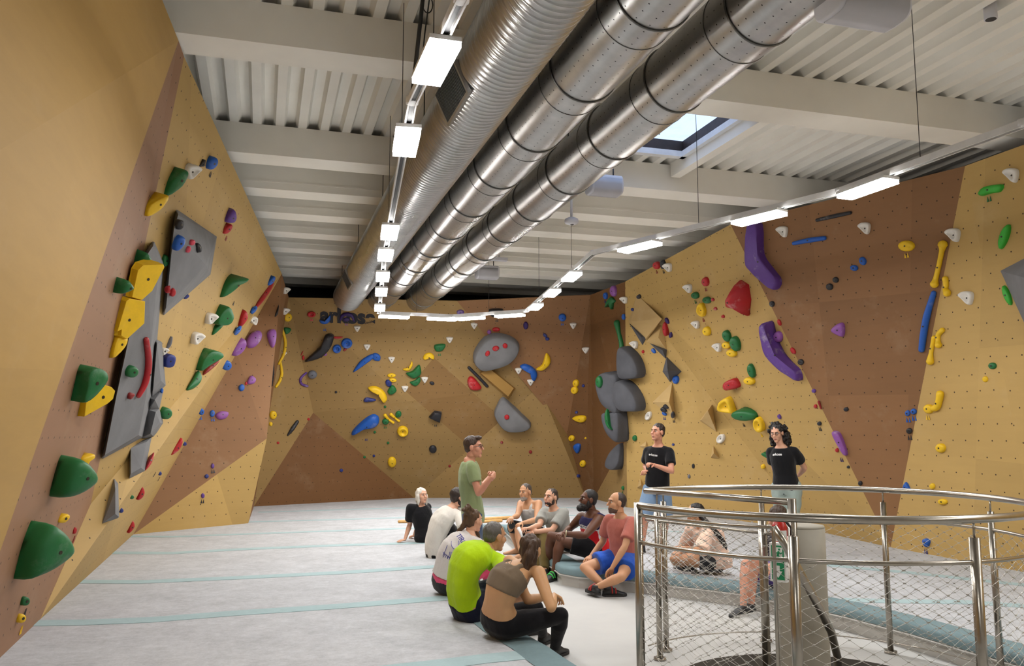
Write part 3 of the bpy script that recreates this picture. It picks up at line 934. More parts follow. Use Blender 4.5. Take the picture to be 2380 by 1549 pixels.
volume([(1503, 795), (1541, 742), (1549, 812), (1512, 798)], [(1530, 785, .14)], M_VOLWOOD, 'wooden triangular volume left of the red spear hold')
volume([(1550, 830), (1584, 864), (1558, 888), (1541, 864)], [(1552, 862, .3)], M_SLATE, 'grey square pyramid volume above the blue drop on the right wall')
volume([(1563, 890), (1518, 935), (1569, 976)], [(1555, 935, .2)], M_VOLWOOD, 'large wooden triangle volume with black discs above the standing man')
volume([(1655, 941), (1666, 1004), (1627, 978)], [(1645, 955, .3), (1630, 977, .12)], M_VOLWOOD, 'wooden pyramid volume between the two standing people')
volume([(1658, 1037), (1672, 1065), (1653, 1064)], [(1659, 1054, .16)], M_VOLWOOD, 'small wooden tetrahedron volume below a white ring hold')
volume([(1488, 1113), (1498, 1136), (1482, 1134)], [(1490, 1128, .14)], M_VOLWOOD, 'small wooden tetrahedron at the hip of the standing man')
volume([(1487, 1038), (1503, 1026), (1510, 1050)], [(1500, 1038, .08)], M_VOLWOOD, 'flat wooden triangle behind the shoulder of the standing man')
rebuild()
# --- left wall
E('blue', 491, 379, 11, 16, 25, 'oval', label='blue oval hold at the end of the chain high on the left wall', t='black')
jug(447, 399, 17, -1, 'white jug hold between the green bar and blue oval high on the left wall')
P('black', [(462, 388), (478, 372), (474, 388)], 'triangular', 'cone', smooth=False, label='small black fin between white jug and blue oval on left wall')
P('green', [(383, 456), (391, 421), (416, 396), (428, 394), (431, 403), (416, 433)], 'long', label='long green hold highest of the greens on the left wall')
P('yellow', [(337, 502), (342, 475), (379, 453), (384, 457), (379, 468), (364, 487)], 'wedge', 'flat', label='yellow wedge touching the long green hold high on the left wall')
P('purple', [(539, 485), (546, 503), (541, 517), (527, 517), (523, 508)], 'drop', label='purple flame-shaped hold above the red oval on the left wall')
E('red', 528, 532, 7, 14, 35, 'oval', label='red oval hold under the purple flame on the left wall', t='crimson')
E('black', 416, 522, 9, 12, 0, 'round', label='black knob at the top of the grey kite volume')
P('blue', [(405, 556), (415, 547), (426, 552), (424, 568), (410, 583), (402, 575)], 'drop', label='blue drop on the edge of the grey kite volume')
E('pink', 446, 564, 6, 7, 20, 'small', label='upper of two chalky red pinches mid kite volume', bolt=False)
E('pink', 437, 580, 5, 8, 20, 'small', label='lower of two chalky red pinches mid kite volume', bolt=False)
E('black', 461, 576, 5, 12, -25, 'oval', label='black oval hold on the ridge of the grey kite volume')
E('red', 390, 673, 6, 9, 10, 'small', label='left of two red pinches low on the kite volume', bolt=False)
E('red', 401, 680, 6, 10, 10, 'small', label='right of two red pinches low on the kite volume', bolt=False)
E('navy', 433, 690, 4, 7, 50, 'small', label='small navy hold on the lower edge of the kite volume', bolt=False)
P('yellow', [(307, 624), (319, 611), (366, 609), (369, 616), (346, 675), (324, 698), (300, 691)], 'wedge', 'sharp', .06, smooth=False, tilt=.5, label='upper big yellow wedge on the long grey volume')
P('yellow', [(277, 696), (285, 689), (322, 696), (326, 750), (289, 789), (274, 780), (274, 765), (264, 770)], 'wedge', 'sharp', .06, smooth=False, tilt=.5, label='lower big yellow wedge on the long grey volume')
P('yellow', [(262, 785), (282, 781), (287, 789), (279, 809), (254, 832)], 'wedge', 'flat', label='yellow spike below the two big yellow wedges')
P('yellow', [(218, 889), (242, 896), (251, 906), (247, 925), (235, 936), (180, 968), (183, 926)], 'wedge', 'sharp', .08, smooth=False, label='yellow wedge behind the green teardrop on the left wall')
P('green', [(317, 579), (334, 597), (326, 611), (306, 613)], 'shark fin', h=.13, label='green fin above the upper yellow wedge')
P('green', [(304, 634), (322, 653), (312, 664), (293, 667)], 'shark fin', h=.13, label='green fin overlapping the upper yellow wedge')
P('green', [(271, 644), (290, 663), (284, 673), (262, 680)], 'shark fin', h=.13, label='green fin left of the upper yellow wedge')
E('green', 383, 606, 7, 14, 0, 'round', label='green half-round peeking out behind the long grey volume')
P('green', [(176, 866), (191, 849), (215, 856), (223, 873), (215, 893), (191, 923), (171, 933), (175, 896)], 'teardrop', 'flat', .13, label='green teardrop hold above the lone yellow wedge on the left wall', t='black')
T('red', [(340, 790), (345, 845), (337, 890), (322, 920)], [6, 8, 8, 6], label='chalky red bar on the long grey volume')
E('green', 305, 864, 14, 14, 0, 'ball', label='green ball on the long grey volume beside the red bar')
P('crimson', [(298, 915), (306, 914), (312, 917), (303, 929), (298, 924)], 'small', label='small red heart-shaped hold below the green ball', bolt=False)
P('grey', [(401, 783), (396, 806), (386, 812), (390, 797)], 'pointed', 'cone', label='grey pointed hold above the navy block on left wall', bolt=False)
jug(383, 817, 8, -1, 'small white hold tucked behind the navy block on left wall')
P('navy', [(379, 830), (388, 822), (401, 828), (398, 850), (385, 854), (379, 846)], 'block', 'flat', label='navy block hold right of the long grey volume')
P('green', [(512, 691), (524, 661), (544, 648), (572, 646), (571, 651), (554, 658), (534, 678)], 'crescent', label='green crescent hold right of the grey kite volume', t='black')
P('green', [(522, 710), (534, 732), (530, 748), (519, 755), (498, 752), (503, 728)], 'half round', 'flat', label='green half-round hold with white jug at its left')
P('green', [(517, 755), (493, 779), (500, 758)], 'leaf', label='green leaf hanging under the green half-round', bolt=False)
jug(491, 741, 13, -1, 'white jug beside the green half-round on the left wall')
jug(459, 787, 14, -1, 'white jug lower-left of the green half-round on the left wall')
jug(586, 745, 10, 1, 'white jug below the long red spear on the left wall')
T('red', [(640, 637), (625, 668), (605, 700), (594, 716)], [3, 8, 6, 2], label='long red spear hold near the far edge of the left wall')
E('blue', 630, 653, 5, 13, 35, 'oval', label='blue oval on the red spear')
E('blue', 589, 721, 6, 10, 40, 'drop', label='blue drop at the tip of the red spear')
P('red', [(566, 720), (573, 737), (558, 760), (556, 742)], 'leaf', label='red leaf hold above a blue drop on left wall')
E('blue', 552, 769, 6, 12, 35, 'drop', label='blue drop below the red leaf on left wall')
E('lilac', 552, 807, 12, 24, 35, 'oval', label='lower-left chalky lilac oval on left wall')
E('lilac', 589, 790, 15, 23, 38, 'oval', label='upper-right chalky lilac oval on left wall')
P('lilac', [(620, 775), (630, 766), (640, 772), (640, 795), (634, 809), (626, 800)], 'leaf', label='lilac leaf hold near the far edge of the left wall')
P('green', [(458, 861), (463, 836), (480, 814), (503, 816), (510, 826), (497, 836), (475, 850)], 'teardrop', 'flat', label='green teardrop over a red hold mid left wall')
P('crimson', [(507, 839), (500, 852), (472, 873), (480, 856)], 'long', label='chalky red hold under the green teardrop mid left wall')
E('blue', 525, 849, 11, 12, 0, 'drop', label='blue round hold right of the green teardrop on left wall')
P('green', [(458, 863), (467, 879), (460, 896), (433, 908), (446, 883)], 'leaf', label='green leaf hold below the green teardrop mid left wall')
E('blue', 561, 902, 7, 8, 0, 'small', label='small blue hold left of a spiky lilac hold', bolt=False)
P('lilac', [(574, 888), (582, 874), (594, 882), (590, 892), (578, 894)], 'spiky', label='spiky lilac hold on the brown facet of left wall')
E('red', 572, 892, 3, 4, 0, 'tiny', label='tiny red hold touching the spiky lilac hold', bolt=False)
E('blue', 467, 957, 6, 8, 0, 'small', t='blue', label='left of a blue pair low on the left wall')
E('blue', 493, 962, 6, 8, 0, 'small', t='blue', label='right of a blue pair low on the left wall')
P('lilac', [(500, 966), (512, 957), (530, 960), (526, 972), (510, 976)], 'spiky', label='chalky lilac hold beside the blue pair on left wall')
E('green', 384, 961, 13, 14, 0, 'half round', label='green half-round behind the stacked grey volumes')
E('blue', 376, 909, 4, 5, 0, 'tiny', label='tiny blue hold at the edge of the stacked grey volumes', bolt=False)
P('black', [(648, 708), (646, 730), (638, 736)], 'fin', 'cone', label='black fin at the far edge of the left wall', bolt=False)
T('black', [(635, 838), (634, 870), (632, 897)], [2, 3.5, 2], label='black bar along the far edge of the left wall')
T('yellow', [(653, 758), (663, 792), (660, 822), (648, 846)], [2.5, 3.5, 3.5, 2.5], label='upper yellow arc on the far edge of left wall')
T('yellow', [(652, 842), (655, 868), (650, 886), (642, 899)], [2.5, 3.5, 3.5, 3], label='lower yellow arc on the far edge of left wall')
E('yellow', 668, 738, 9, 10, 0, 'ball', label='yellow ball in the corner of left and far walls')
E('yellow', 634, 965, 8, 10, 0, 'ball', label='yellow ball lower at the far edge of left wall')
E('yellow', 629, 986, 4, 5, 0, 'tiny', label='tiny yellow ball below the lower yellow ball', bolt=False)
P('green', [(660, 762), (675, 764), (672, 773), (664, 777)], 'block', label='green block hold beside the upper yellow arc', bolt=False)
jug(665, 676, 8, -1, 'topmost white jug in the corner of left and far walls'); jug(664, 724, 8, -1, 'white jug just above the corner yellow ball')
jug(661, 823, 5, -1, 'tiny white jug beside the yellow arcs')
P('green', [(135, 1067), (156, 1060), (180, 1078), (198, 1103), (193, 1124), (152, 1152), (117, 1152), (120, 1110)], 'bowl', 'dome', .2, label='upper of two big green bowl holds on left wall')
P('green', [(39, 1340), (46, 1269), (71, 1223), (90, 1213), (120, 1235), (142, 1269), (136, 1291), (96, 1323), (53, 1344)], 'bowl', 'dome', .2, label='lower of two big green bowl holds on left wall')
P('yellow', [(188, 1076), (186, 1064), (214, 1055), (216, 1064), (204, 1073), (195, 1087)], 'wedge', label='yellow pinch behind the upper green bowl', bolt=False)
E('red', 204, 1096, 6, 6, 0, 'small', t='red', label='small red hold right of the upper green bowl', bolt=False)
P('yellow', [(133, 1213), (140, 1200), (155, 1195), (159, 1203), (148, 1216)], 'spoon', label='yellow spoon-shaped hold above the lower green bowl')
E('red', 173, 1234, 4, 8, 10, 'small', t='crimson', label='small red hold right of the lower green bowl', bolt=False)
E('yellow', 146, 1258, 7, 6, 0, 'small', label='small yellow hold behind the lower green bowl', bolt=False)
E('green', 57, 1398, 10, 11, 0, 'ball', t='black', label='small green ball nearest the floor at left')
E('yellow', 48, 1438, 10, 11, 0, 'ball', t='yellow', label='small yellow ball nearest the floor at left')
P('red', [(422, 1019), (416, 1042), (397, 1058), (402, 1040)], 'leaf', label='chalky red leaf low on left wall')
P('red', [(356, 1053), (350, 1080), (336, 1095), (344, 1072)], 'leaf', t='black', label='thin red leaf right of the lowest grey volume')
E('navy', 428, 1032, 5, 5, 0, 'ball', label='navy ball beside the chalky red leaf', bolt=False)
E('navy', 371, 1101, 4, 5, 0, 'ball', t='black', label='navy ball low between two red leaves', bolt=False)
E('navy', 480, 1108, 5, 5, 0, 'ball', label='navy ball on the brown triangle facet', bolt=False)
E('purple', 494, 1084, 4, 6, 0, 'small', t='black', label='upper small purple hold on the brown triangle facet', bolt=False)
E('purple', 471, 1153, 4, 6, 0, 'small', t='black', label='small purple hold on the lowest pale triangle facet', bolt=False)
P('red', [(328, 1130), (334, 1143), (328, 1158), (318, 1162), (322, 1143)], 'half round', label='upper of two red half-rounds near the floor at left')
P('red', [(306, 1209), (311, 1222), (303, 1236), (297, 1239), (300, 1220)], 'half round', label='lower of two red half-rounds near the floor at left')
E('green', 306, 1156, 5, 5, 0, 'small', label='small dark green hold left of the red half-round', bolt=False)
E('navy', 281, 1187, 5, 6, 0, 'ball', label='navy ball beside the small grey blade volume', bolt=False)
# --- far wall
E('red', 724, 731, 10, 7, 0, 'oval', 'jug', t='pink', label='red oval jug left of the big lettering')
P('blue', [(742, 743), (748, 748), (760, 745), (767, 732), (768, 744), (761, 752), (752, 754), (744, 750)], 'crescent', t='blue', label='blue bowl hold below the first letter')
T('violet', [(790, 747), (796, 734), (808, 731), (818, 735), (823, 747)], [2, 4, 5, 4, 2], label='dark purple arch hold over the lettering')
E('violet', 805, 743, 8, 5, 0, 'oval', t='lilac', label='dark purple oval inside the purple arch')
P('black', [(776, 779), (757, 778), (745, 804), (710, 837), (717, 840), (748, 830), (769, 807)], 'horn', label='big black horn hold on far wall')
P('red', [(775, 783), (798, 783), (783, 788)], 'sliver', 'flat', label='thin red sliver right of the black horn', bolt=False)
E('blue', 783, 811, 10, 10, 0, 'ring', 'jug', label='lower-left of two blue ring holds on far wall')
E('blue', 806, 798, 13, 12, 0, 'ring', 'jug', label='upper-right of two blue ring holds on far wall')
E('crimson', 802, 813, 5, 3, -40, 'tiny', label='tiny plum hold under the blue rings', bolt=False)
E('lilac', 755, 824, 5, 4, 0, 'tiny', label='tiny lilac hold under the black horn', bolt=False)
P('red', [(698, 828), (705, 815), (703, 823)], 'clip', label='upper small red clip hold left of the black horn', bolt=False)
E('red', 705, 832, 3, 6, 0, 'tiny', label='lower small red clip hold left of the black horn', bolt=False)
T('purple', [(712, 867), (699, 880), (701, 893), (714, 898)], [2.5, 3, 3, 3], label='purple hook hold beside the grey ball')
E('grey', 726, 871, 11, 10, 0, 'ball', label='grey ball hold below the black horn')
for k, (x, y) in enumerate([(830, 764), (853, 807), (910, 836), (987, 883), (941, 904), (1045, 790), (1102, 757), (1205, 862), (1233, 889), (1332, 757), (1362, 814)]): tri_jug(x, y, 8)
P('blue', [(820, 866), (835, 842), (850, 830), (866, 823), (870, 830), (846, 849)], 'spear', label='long blue spear hold on far wall')
P('blue', [(866, 823), (875, 821), (884, 828), (882, 839), (867, 836)], 'block', label='blue block at the end of the blue spear')
P('yellow', [(856, 900), (874, 898), (891, 908), (900, 926), (893, 937), (886, 929), (877, 914), (860, 907)], 'banana', label='yellow banana hold mid far wall')
P('blue', [(818, 1011), (821, 999), (846, 975), (867, 963), (880, 969), (880, 983), (867, 992), (839, 997)], 'teardrop', t='navy', label='big blue teardrop hold left of the yellow bones')
P('navy', [(845, 930), (852, 924), (872, 928), (872, 932), (856, 934), (847, 934)], 'flat', label='flat navy hold under the yellow banana')
E('navy', 903, 891, 7, 9, -30, 'small', label='navy hold above the yellow banana tip')
E('yellow', 910, 873, 10, 5, 0, 'bean', label='upper of two yellow beans on far wall'); E('yellow', 913, 884, 9, 5, 10, 'bean', label='lower of two yellow beans on far wall')
P('yellow', [(936, 858), (950, 853), (957, 840), (959, 849), (952, 861), (942, 862)], 'crescent', label='yellow crescent above the green bowls on far wall')
P('green', [(943, 868), (957, 863), (973, 848), (978, 856), (978, 870), (961, 880)], 'bowl', label='upper green bowl hold on far wall')
P('green', [(952, 889), (964, 884), (975, 876), (977, 887), (966, 898)], 'bowl', label='lower green bowl hold on far wall')
P('green', [(900, 910), (912, 895), (922, 908), (909, 918)], 'bowl', label='green bowl hold right of the yellow banana')
P('green', [(1010, 802), (1035, 800), (1029, 814), (1013, 816)], 'bowl', t='green', label='green bowl hold highest on far wall')
P('yellow', [(983, 832), (988, 823), (1000, 820), (1009, 827), (1008, 836), (1000, 831), (988, 837)], 'crescent', label='yellow kidney hold left of the highest green bowl')
E('black', 1004, 891, 6, 4, 20, 'small', label='small black hold beside a white jug mid far wall', bolt=False)
for x, y, r, c in [(781, 912, 3, 'black'), (895, 946, 3, 'green'), (871, 1005, 3, 'green'), (902, 1030, 3, 'green'), (869, 1060, 3, 'navy'), (847, 1063, 3, 'green'), (793, 1094, 4, 'navy'), (717, 975, 3, 'red'), (646, 1030, 3, 'red'),
                   (1166, 1029, 3.5, 'crimson'), (1233, 1051, 4, 'crimson'), (1045, 1084, 3, 'crimson'), (1356, 897, 3.5, 'navy'), (1361, 1019, 2.5, 'yellow'), (1344, 1107, 4, 'navy'), (1340, 959, 3.5, 'navy')]:
    E(c, x, y, r, r, 0, 'dot', bolt=False)
E('green', 926, 963, 7, 8, 30, 'small', t='green', label='green hold at the top of the yellow bones'); E('green', 896, 980, 8, 7, 0, 'small', t='green', label='green hold at the foot of the yellow bones')
T('yellow', [(895, 966), (903, 975), (914, 983)], [4, 2.5, 3], label='left thin yellow bone hold on far wall'); T('yellow', [(909, 964), (917, 971), (927, 979)], [4, 2.5, 3], label='right thin yellow bone hold on far wall')
E('yellow', 936, 1002, 13, 12, 0, 'disc', 'jug', label='yellow disc hold below the yellow bones')
E('black', 1006, 1044, 9, 9, 0, 'disc', label='black disc hold left of the standing man in green')
E('yellow', 911, 1074, 10, 12, 0, 'oval', label='lowest yellow oval hold on far wall')
P('black', [(997, 968), (1010, 955), (1026, 957), (1022, 980), (1010, 975)], 'gem', 'flat', smooth=False, t='black', label='black gem-shaped hold mid far wall')
T('black', [(691, 981), (680, 997), (669, 1012)], [4, 5, 2], label='black feather hold in the lower left of far wall')
T('black', [(1090, 855), (1112, 877), (1132, 898)], 3.5, label='black bar leaning beside the wooden plank')
P('red', [(1086, 887), (1092, 875), (1104, 880), (1119, 900), (1111, 907), (1093, 905)], 'half dome', label='red half-dome hold under the black bar')
E('red', 1133, 822, 5, 7, 30, 'disc', bolt=False, label='left red hold on the upper grey half-disc'); E('red', 1152, 810, 8, 6, -15, 'disc', label='middle red hold on the upper grey half-disc'); E('red', 1174, 804, 6, 6, 0, 'disc', bolt=False, label='right red hold on the upper grey half-disc')
E('red', 1178, 970, 6, 6, 0, 'disc', label='red hold on the lower grey half-disc')
P('blue', [(1208, 851), (1222, 846), (1241, 856), (1249, 870), (1243, 885), (1236, 881), (1232, 868), (1221, 858)], 'crescent', label='blue crescent hold right of the grey half-discs')
P('yellow', [(1269, 821), (1279, 832), (1277, 847), (1260, 861), (1246, 858), (1260, 847)], 'crescent', label='yellow crescent hold touching the blue crescent')
E('blue', 1307, 738, 9, 9, 0, 'half round', t='blue', label='blue half-round high on the brown part of far wall')
E('violet', 1222, 757, 6, 9, 0, 'small', label='dark purple hold high on the brown part of far wall', bolt=False)
E('navy', 1267, 780, 6, 4, 45, 'tiny', label='upper of two tiny navy holds above the yellow crescent', bolt=False); E('navy', 1272, 788, 5, 4, 0, 'tiny', label='lower of two tiny navy holds above the yellow crescent', bolt=False)
E('red', 1153, 766, 9, 5, 0, 'oval', label='red oval on top of the upper grey half-disc'); E('lilac', 1137, 772, 5, 5, 0, 'tiny', label='tiny lilac hold on top of the upper grey half-disc', bolt=False)
P('black', [(1137, 719), (1168, 718), (1168, 730), (1160, 735), (1142, 734)], 'block', 'flat', t='black', label='black block hold above the strip lamps on far wall'); E('purple', 1070, 726, 9, 6, 0, 'oval', label='purple oval hold high on the far wall')
E('yellow', 1339, 891, 7, 9, 0, 'drop', label='upper yellow drop of a pair left of the dark corner'); E('yellow', 1336, 907, 8, 9, 0, 'drop', label='lower yellow drop of a pair left of the dark corner')
P('yellow', [(1331, 972), (1345, 966), (1360, 967), (1363, 974), (1358, 981), (1345, 981)], 'teardrop', label='yellow teardrop left of the rounded grey volumes')
E('yellow', 1329, 1019, 7, 7, 0, 'round', label='yellow round hold left of the blue drop near the corner')
P('blue', [(1334, 1036), (1342, 1031), (1350, 1034), (1348, 1048), (1342, 1054), (1336, 1045)], 'drop', label='blue drop hold low near the dark corner')
E('yellow', 1355, 1078, 7, 8, 0, 'drop', label='lowest yellow drop near the dark corner')
# --- dark corner facet
E('green', 1394, 888, 7, 14, 0, 'round', label='green round hold left of the big grey rounded volume')
P('green', [(1413, 950), (1417, 965), (1420, 990), (1424, 1000), (1414, 993), (1409, 970)], 'crescent', label='green crescent left of the lower grey rounded volume')
T('green', [(1434, 752), (1439, 776), (1445, 806), (1442, 838)], [8, 5, 6, 8], label='long green hold running down the dark corner facet')
E('lilac', 1427, 677, 7, 13, 0, 'oval', label='magenta oval at the top of the dark corner facet'); E('blue', 1408, 688, 5, 8, 0, 'small', t='navy', label='blue hold at the top of the dark corner facet')
P('green', [(1406, 715), (1410, 702), (1420, 690), (1432, 700), (1424, 706), (1421, 720), (1416, 706)], 'palm', label='green palm-shaped hold at the top of the dark corner', smooth=False)
E('blue', 1450, 737, 4, 7, 0, 'small', label='small blue hold at the edge of the dark corner', bolt=False)
# --- right wall, pale facet
jug(1450, 698, 8, 1, 'white jug beside the edge of the dark corner'); jug(1474, 802, 9, 1, 'white jug above the upper grey petal'); jug(1599, 671, 10, 1, 'white jug left of the small green holds'); jug(1552, 622, 10, 1, 'white jug highest on the pale right facet')
jug(1617, 755, 9, 1, 'white jug left of a yellow round hold on right wall'); jug(1667, 808, 10, 1, 'white jug left of the yellow and green cluster')
E('white', 1508, 967, 6, 11, 25, 'ring', 'jug', label='white ring hold left of the standing man\'s head'); E('white', 1677, 1020, 8, 12, 30, 'ring', 'jug', label='white ring hold between the standing people')
E('red', 1527, 617, 8, 9, 0, 'drop', t='crimson', label='red drop hold highest on the pale right facet'); E('black', 1542, 615, 6, 11, 0, 'oval', t='black', label='black oval hold beside the highest white jug')
E('red', 1641, 655, 8, 11, 0, 'drop', t='crimson', label='red drop above the two small green holds'); E('green', 1617, 687, 9, 8, 0, 'round', t='green', label='left of two small green holds on right wall'); E('green', 1644, 698, 10, 8, 0, 'round', label='right of two small green holds on right wall')
for x, y in [(1657, 697), (1663, 718), (1681, 736)]: E('red', x, y, 4, 4, 0, 'dot', bolt=False)
P('yellow', [(1623, 723), (1627, 707), (1636, 705), (1642, 723), (1636, 736), (1627, 732)], 'ring', 'jug', t='crimson', label='yellow pocket hold under the two small green holds')
E('yellow', 1644, 770, 9, 11, 0, 'round', label='yellow round hold right of a white jug')
E('green', 1691, 781, 9, 14, -15, 'oval', label='upper-left green oval in the yellow and green cluster'); E('green', 1711, 799, 11, 18, -12, 'oval', label='larger green oval in the yellow and green cluster')
E('yellow', 1689, 803, 10, 8, 10, 'oval', label='upper yellow oval in the green cluster'); E('yellow', 1702, 821, 12, 9, 10, 'oval', label='lower yellow oval in the green cluster')
E('green', 1748, 862, 8, 17, -12, 'oval', label='green oval above the red barrel hold'); E('yellow', 1743, 886, 13, 9, 5, 'oval', label='yellow oval right of the red barrel hold')
P('red', [(1683, 898), (1689, 887), (1710, 879), (1719, 888), (1720, 900), (1690, 908)], 'barrel', label='red barrel hold right of the cluster')
P('red', [(1696, 690), (1719, 652), (1741, 662), (1745, 697), (1737, 735), (1713, 720), (1696, 716)], 'shell', 'cone', .3, smooth=False, label='big red shell hold on the right wall')
P('yellow', [(1674, 941), (1681, 929), (1700, 923), (1709, 956), (1702, 959), (1675, 954)], 'cup', 'jug', label='yellow cup hold left of the green lens')
E('green', 1732, 965, 30, 13, 3, 'lens', t='black', label='wide green lens hold above the standing woman\'s head')
E('yellow', 1766, 987, 11, 18, -10, 'ring', 'jug', t='yellow', label='yellow ring hold left of the standing woman\'s head')
E('red', 1547, 765, 5, 17, -3, 'spear', label='red spear hold beside the wooden triangle'); E('violet', 1551, 746, 4, 8, -25, 'leaf', label='dark leaf above the red spear', bolt=False); E('violet', 1559, 779, 3.5, 7, 10, 'leaf', label='dark leaf right of the red spear', bolt=False)
E('black', 1485, 690, 5, 5, 0, 'cluster', label='small black cluster at the tip of the wooden diamond', bolt=False); E('navy', 1470, 720, 3, 4, 0, 'dot', bolt=False); E('red', 1495, 818, 3, 4, 0, 'dot', bolt=False)
P('blue', [(1515, 812), (1520, 810), (1525, 818), (1522, 822), (1516, 818)], 'small', label='small blue diamond under the thin grey triangle', bolt=False)
E('blue', 1572, 883, 7, 10, 10, 'drop', label='blue drop under the grey pyramid on right wall')
E('black', 1548, 946, 7, 4, 30, 'disc', label='upper black disc on the wooden triangle', bolt=False); E('black', 1543, 953, 8, 5, 30, 'disc', label='middle black disc on the wooden triangle', bolt=False); E('black', 1564, 965, 4, 8, 0, 'disc', t='black', label='right black disc on the wooden triangle', bolt=False)
E('blue', 1545, 962, 6, 4, 40, 'small', t='navy', label='blue hold under the black discs', bolt=False)
E('green', 1476, 1019, 5, 7, 0, 'drop', label='green drop left of the standing man\'s neck', bolt=False); E('green', 1448, 1135, 3, 5, 0, 'small', t='green', label='small green hold near the floor by the corner', bolt=False)
E('navy', 1565, 1034, 3, 3, 0, 'dot', bolt=False); E('black', 1612, 1084, 3, 6, 0, 'small', label='small black hold right of the standing man\'s arm', bolt=False); E('grey', 1602, 1108, 3, 5, 0, 'small', label='small grey hold right of the standing man\'s waist', bolt=False)
P('green', [(1770, 1056), (1778, 1052), (1788, 1060), (1786, 1066)], 'leaf', label='green leaf hold behind the standing woman\'s shoulder', bolt=False); E('yellow', 1774, 1085, 5, 6, 0, 'small', label='small yellow hold left of the standing woman', bolt=False)
E('black', 1905, 985, 5, 5, 0, 'small', t='black', label='black hold right of the standing woman\'s hair', bolt=False); E('purple', 1812, 969, 4, 6, -20, 'small', label='purple hold just above the standing woman\'s hair', bolt=False)
# --- right wall, brown facet
P('purple', [(1750, 522), (1773, 522), (1777, 590), (1797, 622), (1818, 652), (1806, 674), (1780, 655), (1754, 629), (1743, 605)], 'boomerang', 'flat', .16, label='upper big purple boomerang hold on right wall')
P('purple', [(1779, 753), (1792, 751), (1800, 787), (1819, 822), (1840, 843), (1862, 861), (1865, 884), (1845, 872), (1823, 857), (1792, 822), (1783, 787)], 'boomerang', 'flat', .16, label='lower big purple boomerang hold with chalk on right wall')
E('lilac', 1810, 783, 10, 13, 0, 'knob', label='lilac knob on the lower purple boomerang')
T('black', [(1899, 512), (1938, 503), (1976, 495)], [4, 5, 4], label='black bar hold at the top of the brown right facet'); T('blue', [(1845, 566), (1880, 559), (1916, 554)], [4.5, 6, 5], label='blue bar hold at the top of the brown right facet')
jug(1819, 539, 13, 1, 'white jug below the middle strip lamp on right wall'); jug(2010, 531, 14, 1, 'white jug right of the black bar hold'); jug(2217, 547, 16, 1, 'white jug at the top of the yellow bone'); jug(2352, 408, 17, 1, 'white jug in the upper right corner'); jug(2248, 693, 16, 1, 'white jug right of the short yellow bone')
E('blue', 1986, 623, 9, 7, 10, 'oval', label='lower-left of two blue ovals on the brown right facet'); E('blue', 2006, 607, 8, 10, -20, 'oval', label='upper-right of two blue ovals on the brown right facet')
E('black', 1929, 667, 8, 8, 0, 'ball', label='lower-left of two black balls on the brown right facet'); E('black', 1943, 651, 7, 7, 0, 'ball', label='upper-right of two black balls on the brown right facet')
P('lilac', [(1933, 767), (1955, 750), (1964, 758), (1962, 782), (1947, 779)], 'triangular', label='lilac rounded triangle mid brown right facet')
E('yellow', 2108, 572, 19, 13, 0, 'mushroom', t='yellow', label='yellow mushroom hold high on the brown right facet')
T('yellow', [(2191, 570), (2189, 584), (2181, 622), (2175, 648), (2172, 660)], [11, 6, 5.5, 6, 10], label='long yellow bone high on the right wall')
T('yellow', [(2197, 649), (2199, 664), (2197, 672), (2201, 681)], [7, 6, 6, 9], label='short yellow bone beside the long one')
T('yellow', [(2171, 786), (2168, 800), (2164, 822), (2162, 840)], [6, 5, 5, 9], label='yellow bone left of a pair below the blue bar'); T('yellow', [(2190, 768), (2181, 778), (2180, 792), (2181, 802)], [6, 6, 5.5, 8], label='yellow bone right of a pair below the blue bar')
T('yellow', [(2185, 917), (2183, 930), (2178, 946), (2170, 950)], [9, 8, 8, 7], label='yellow bone beside the yellow ball on right wall'); E('yellow', 2160, 951, 11, 11, 0, 'ball', t='yellow', label='yellow ball at the foot of the lowest bone')
T('blue', [(2170, 682), (2154, 735), (2146, 780), (2142, 813)], [6, 8, 8, 7], label='long curved blue bar on the right wall')
E('black', 1795, 707, 6, 7, 0, 'ball', label='black ball above the lower purple boomerang'); E('red', 1812, 750, 4, 8, -20, 'clip', label='upper red clip at the edge of the brown right facet', bolt=False); E('red', 1844, 816, 5, 9, -30, 'clip', label='lower red clip at the edge of the brown right facet', bolt=False)
E('black', 1862, 842, 7, 7, 0, 'ball', label='black ball at the end of the lower purple boomerang'); E('purple', 1892, 909, 5, 5, 0, 'small', label='small purple ball at the edge of the brown right facet', bolt=False); E('red', 1896, 945, 4, 5, 0, 'small', label='small red ball at the edge of the brown right facet', bolt=False)
T('crimson', [(1903, 935), (1908, 950)], [3, 2], label='thin red spear beside the small red ball', bolt=False); E('black', 1967, 952, 6, 5, 0, 'half round', label='black half-round low on the brown right facet')
E('blue', 2110, 961, 6, 7, 0, 'round', t='blue', label='left of a blue pair at the right wall edge'); E('blue', 2124, 957, 7, 7, 0, 'round', t='blue', label='right of a blue pair at the right wall edge'); E('black', 2114, 1002, 7, 7, 0, 'ball', t='black', label='black ball under the blue pair')
P('lilac', [(1938, 1003), (1952, 1005), (1962, 1025), (1971, 1055), (1963, 1056), (1944, 1021)], 'shard', 'flat', t='violet', label='pale lilac shard right of the standing woman'); E('red', 1946, 1047, 4, 5, 0, 'dot', bolt=False); E('black', 1972, 1086, 3.5, 3.5, 0, 'dot', bolt=False)
E('black', 2000, 1124, 5, 6, 0, 'small', t='black', label='black hold just above the far handrail', bolt=False)
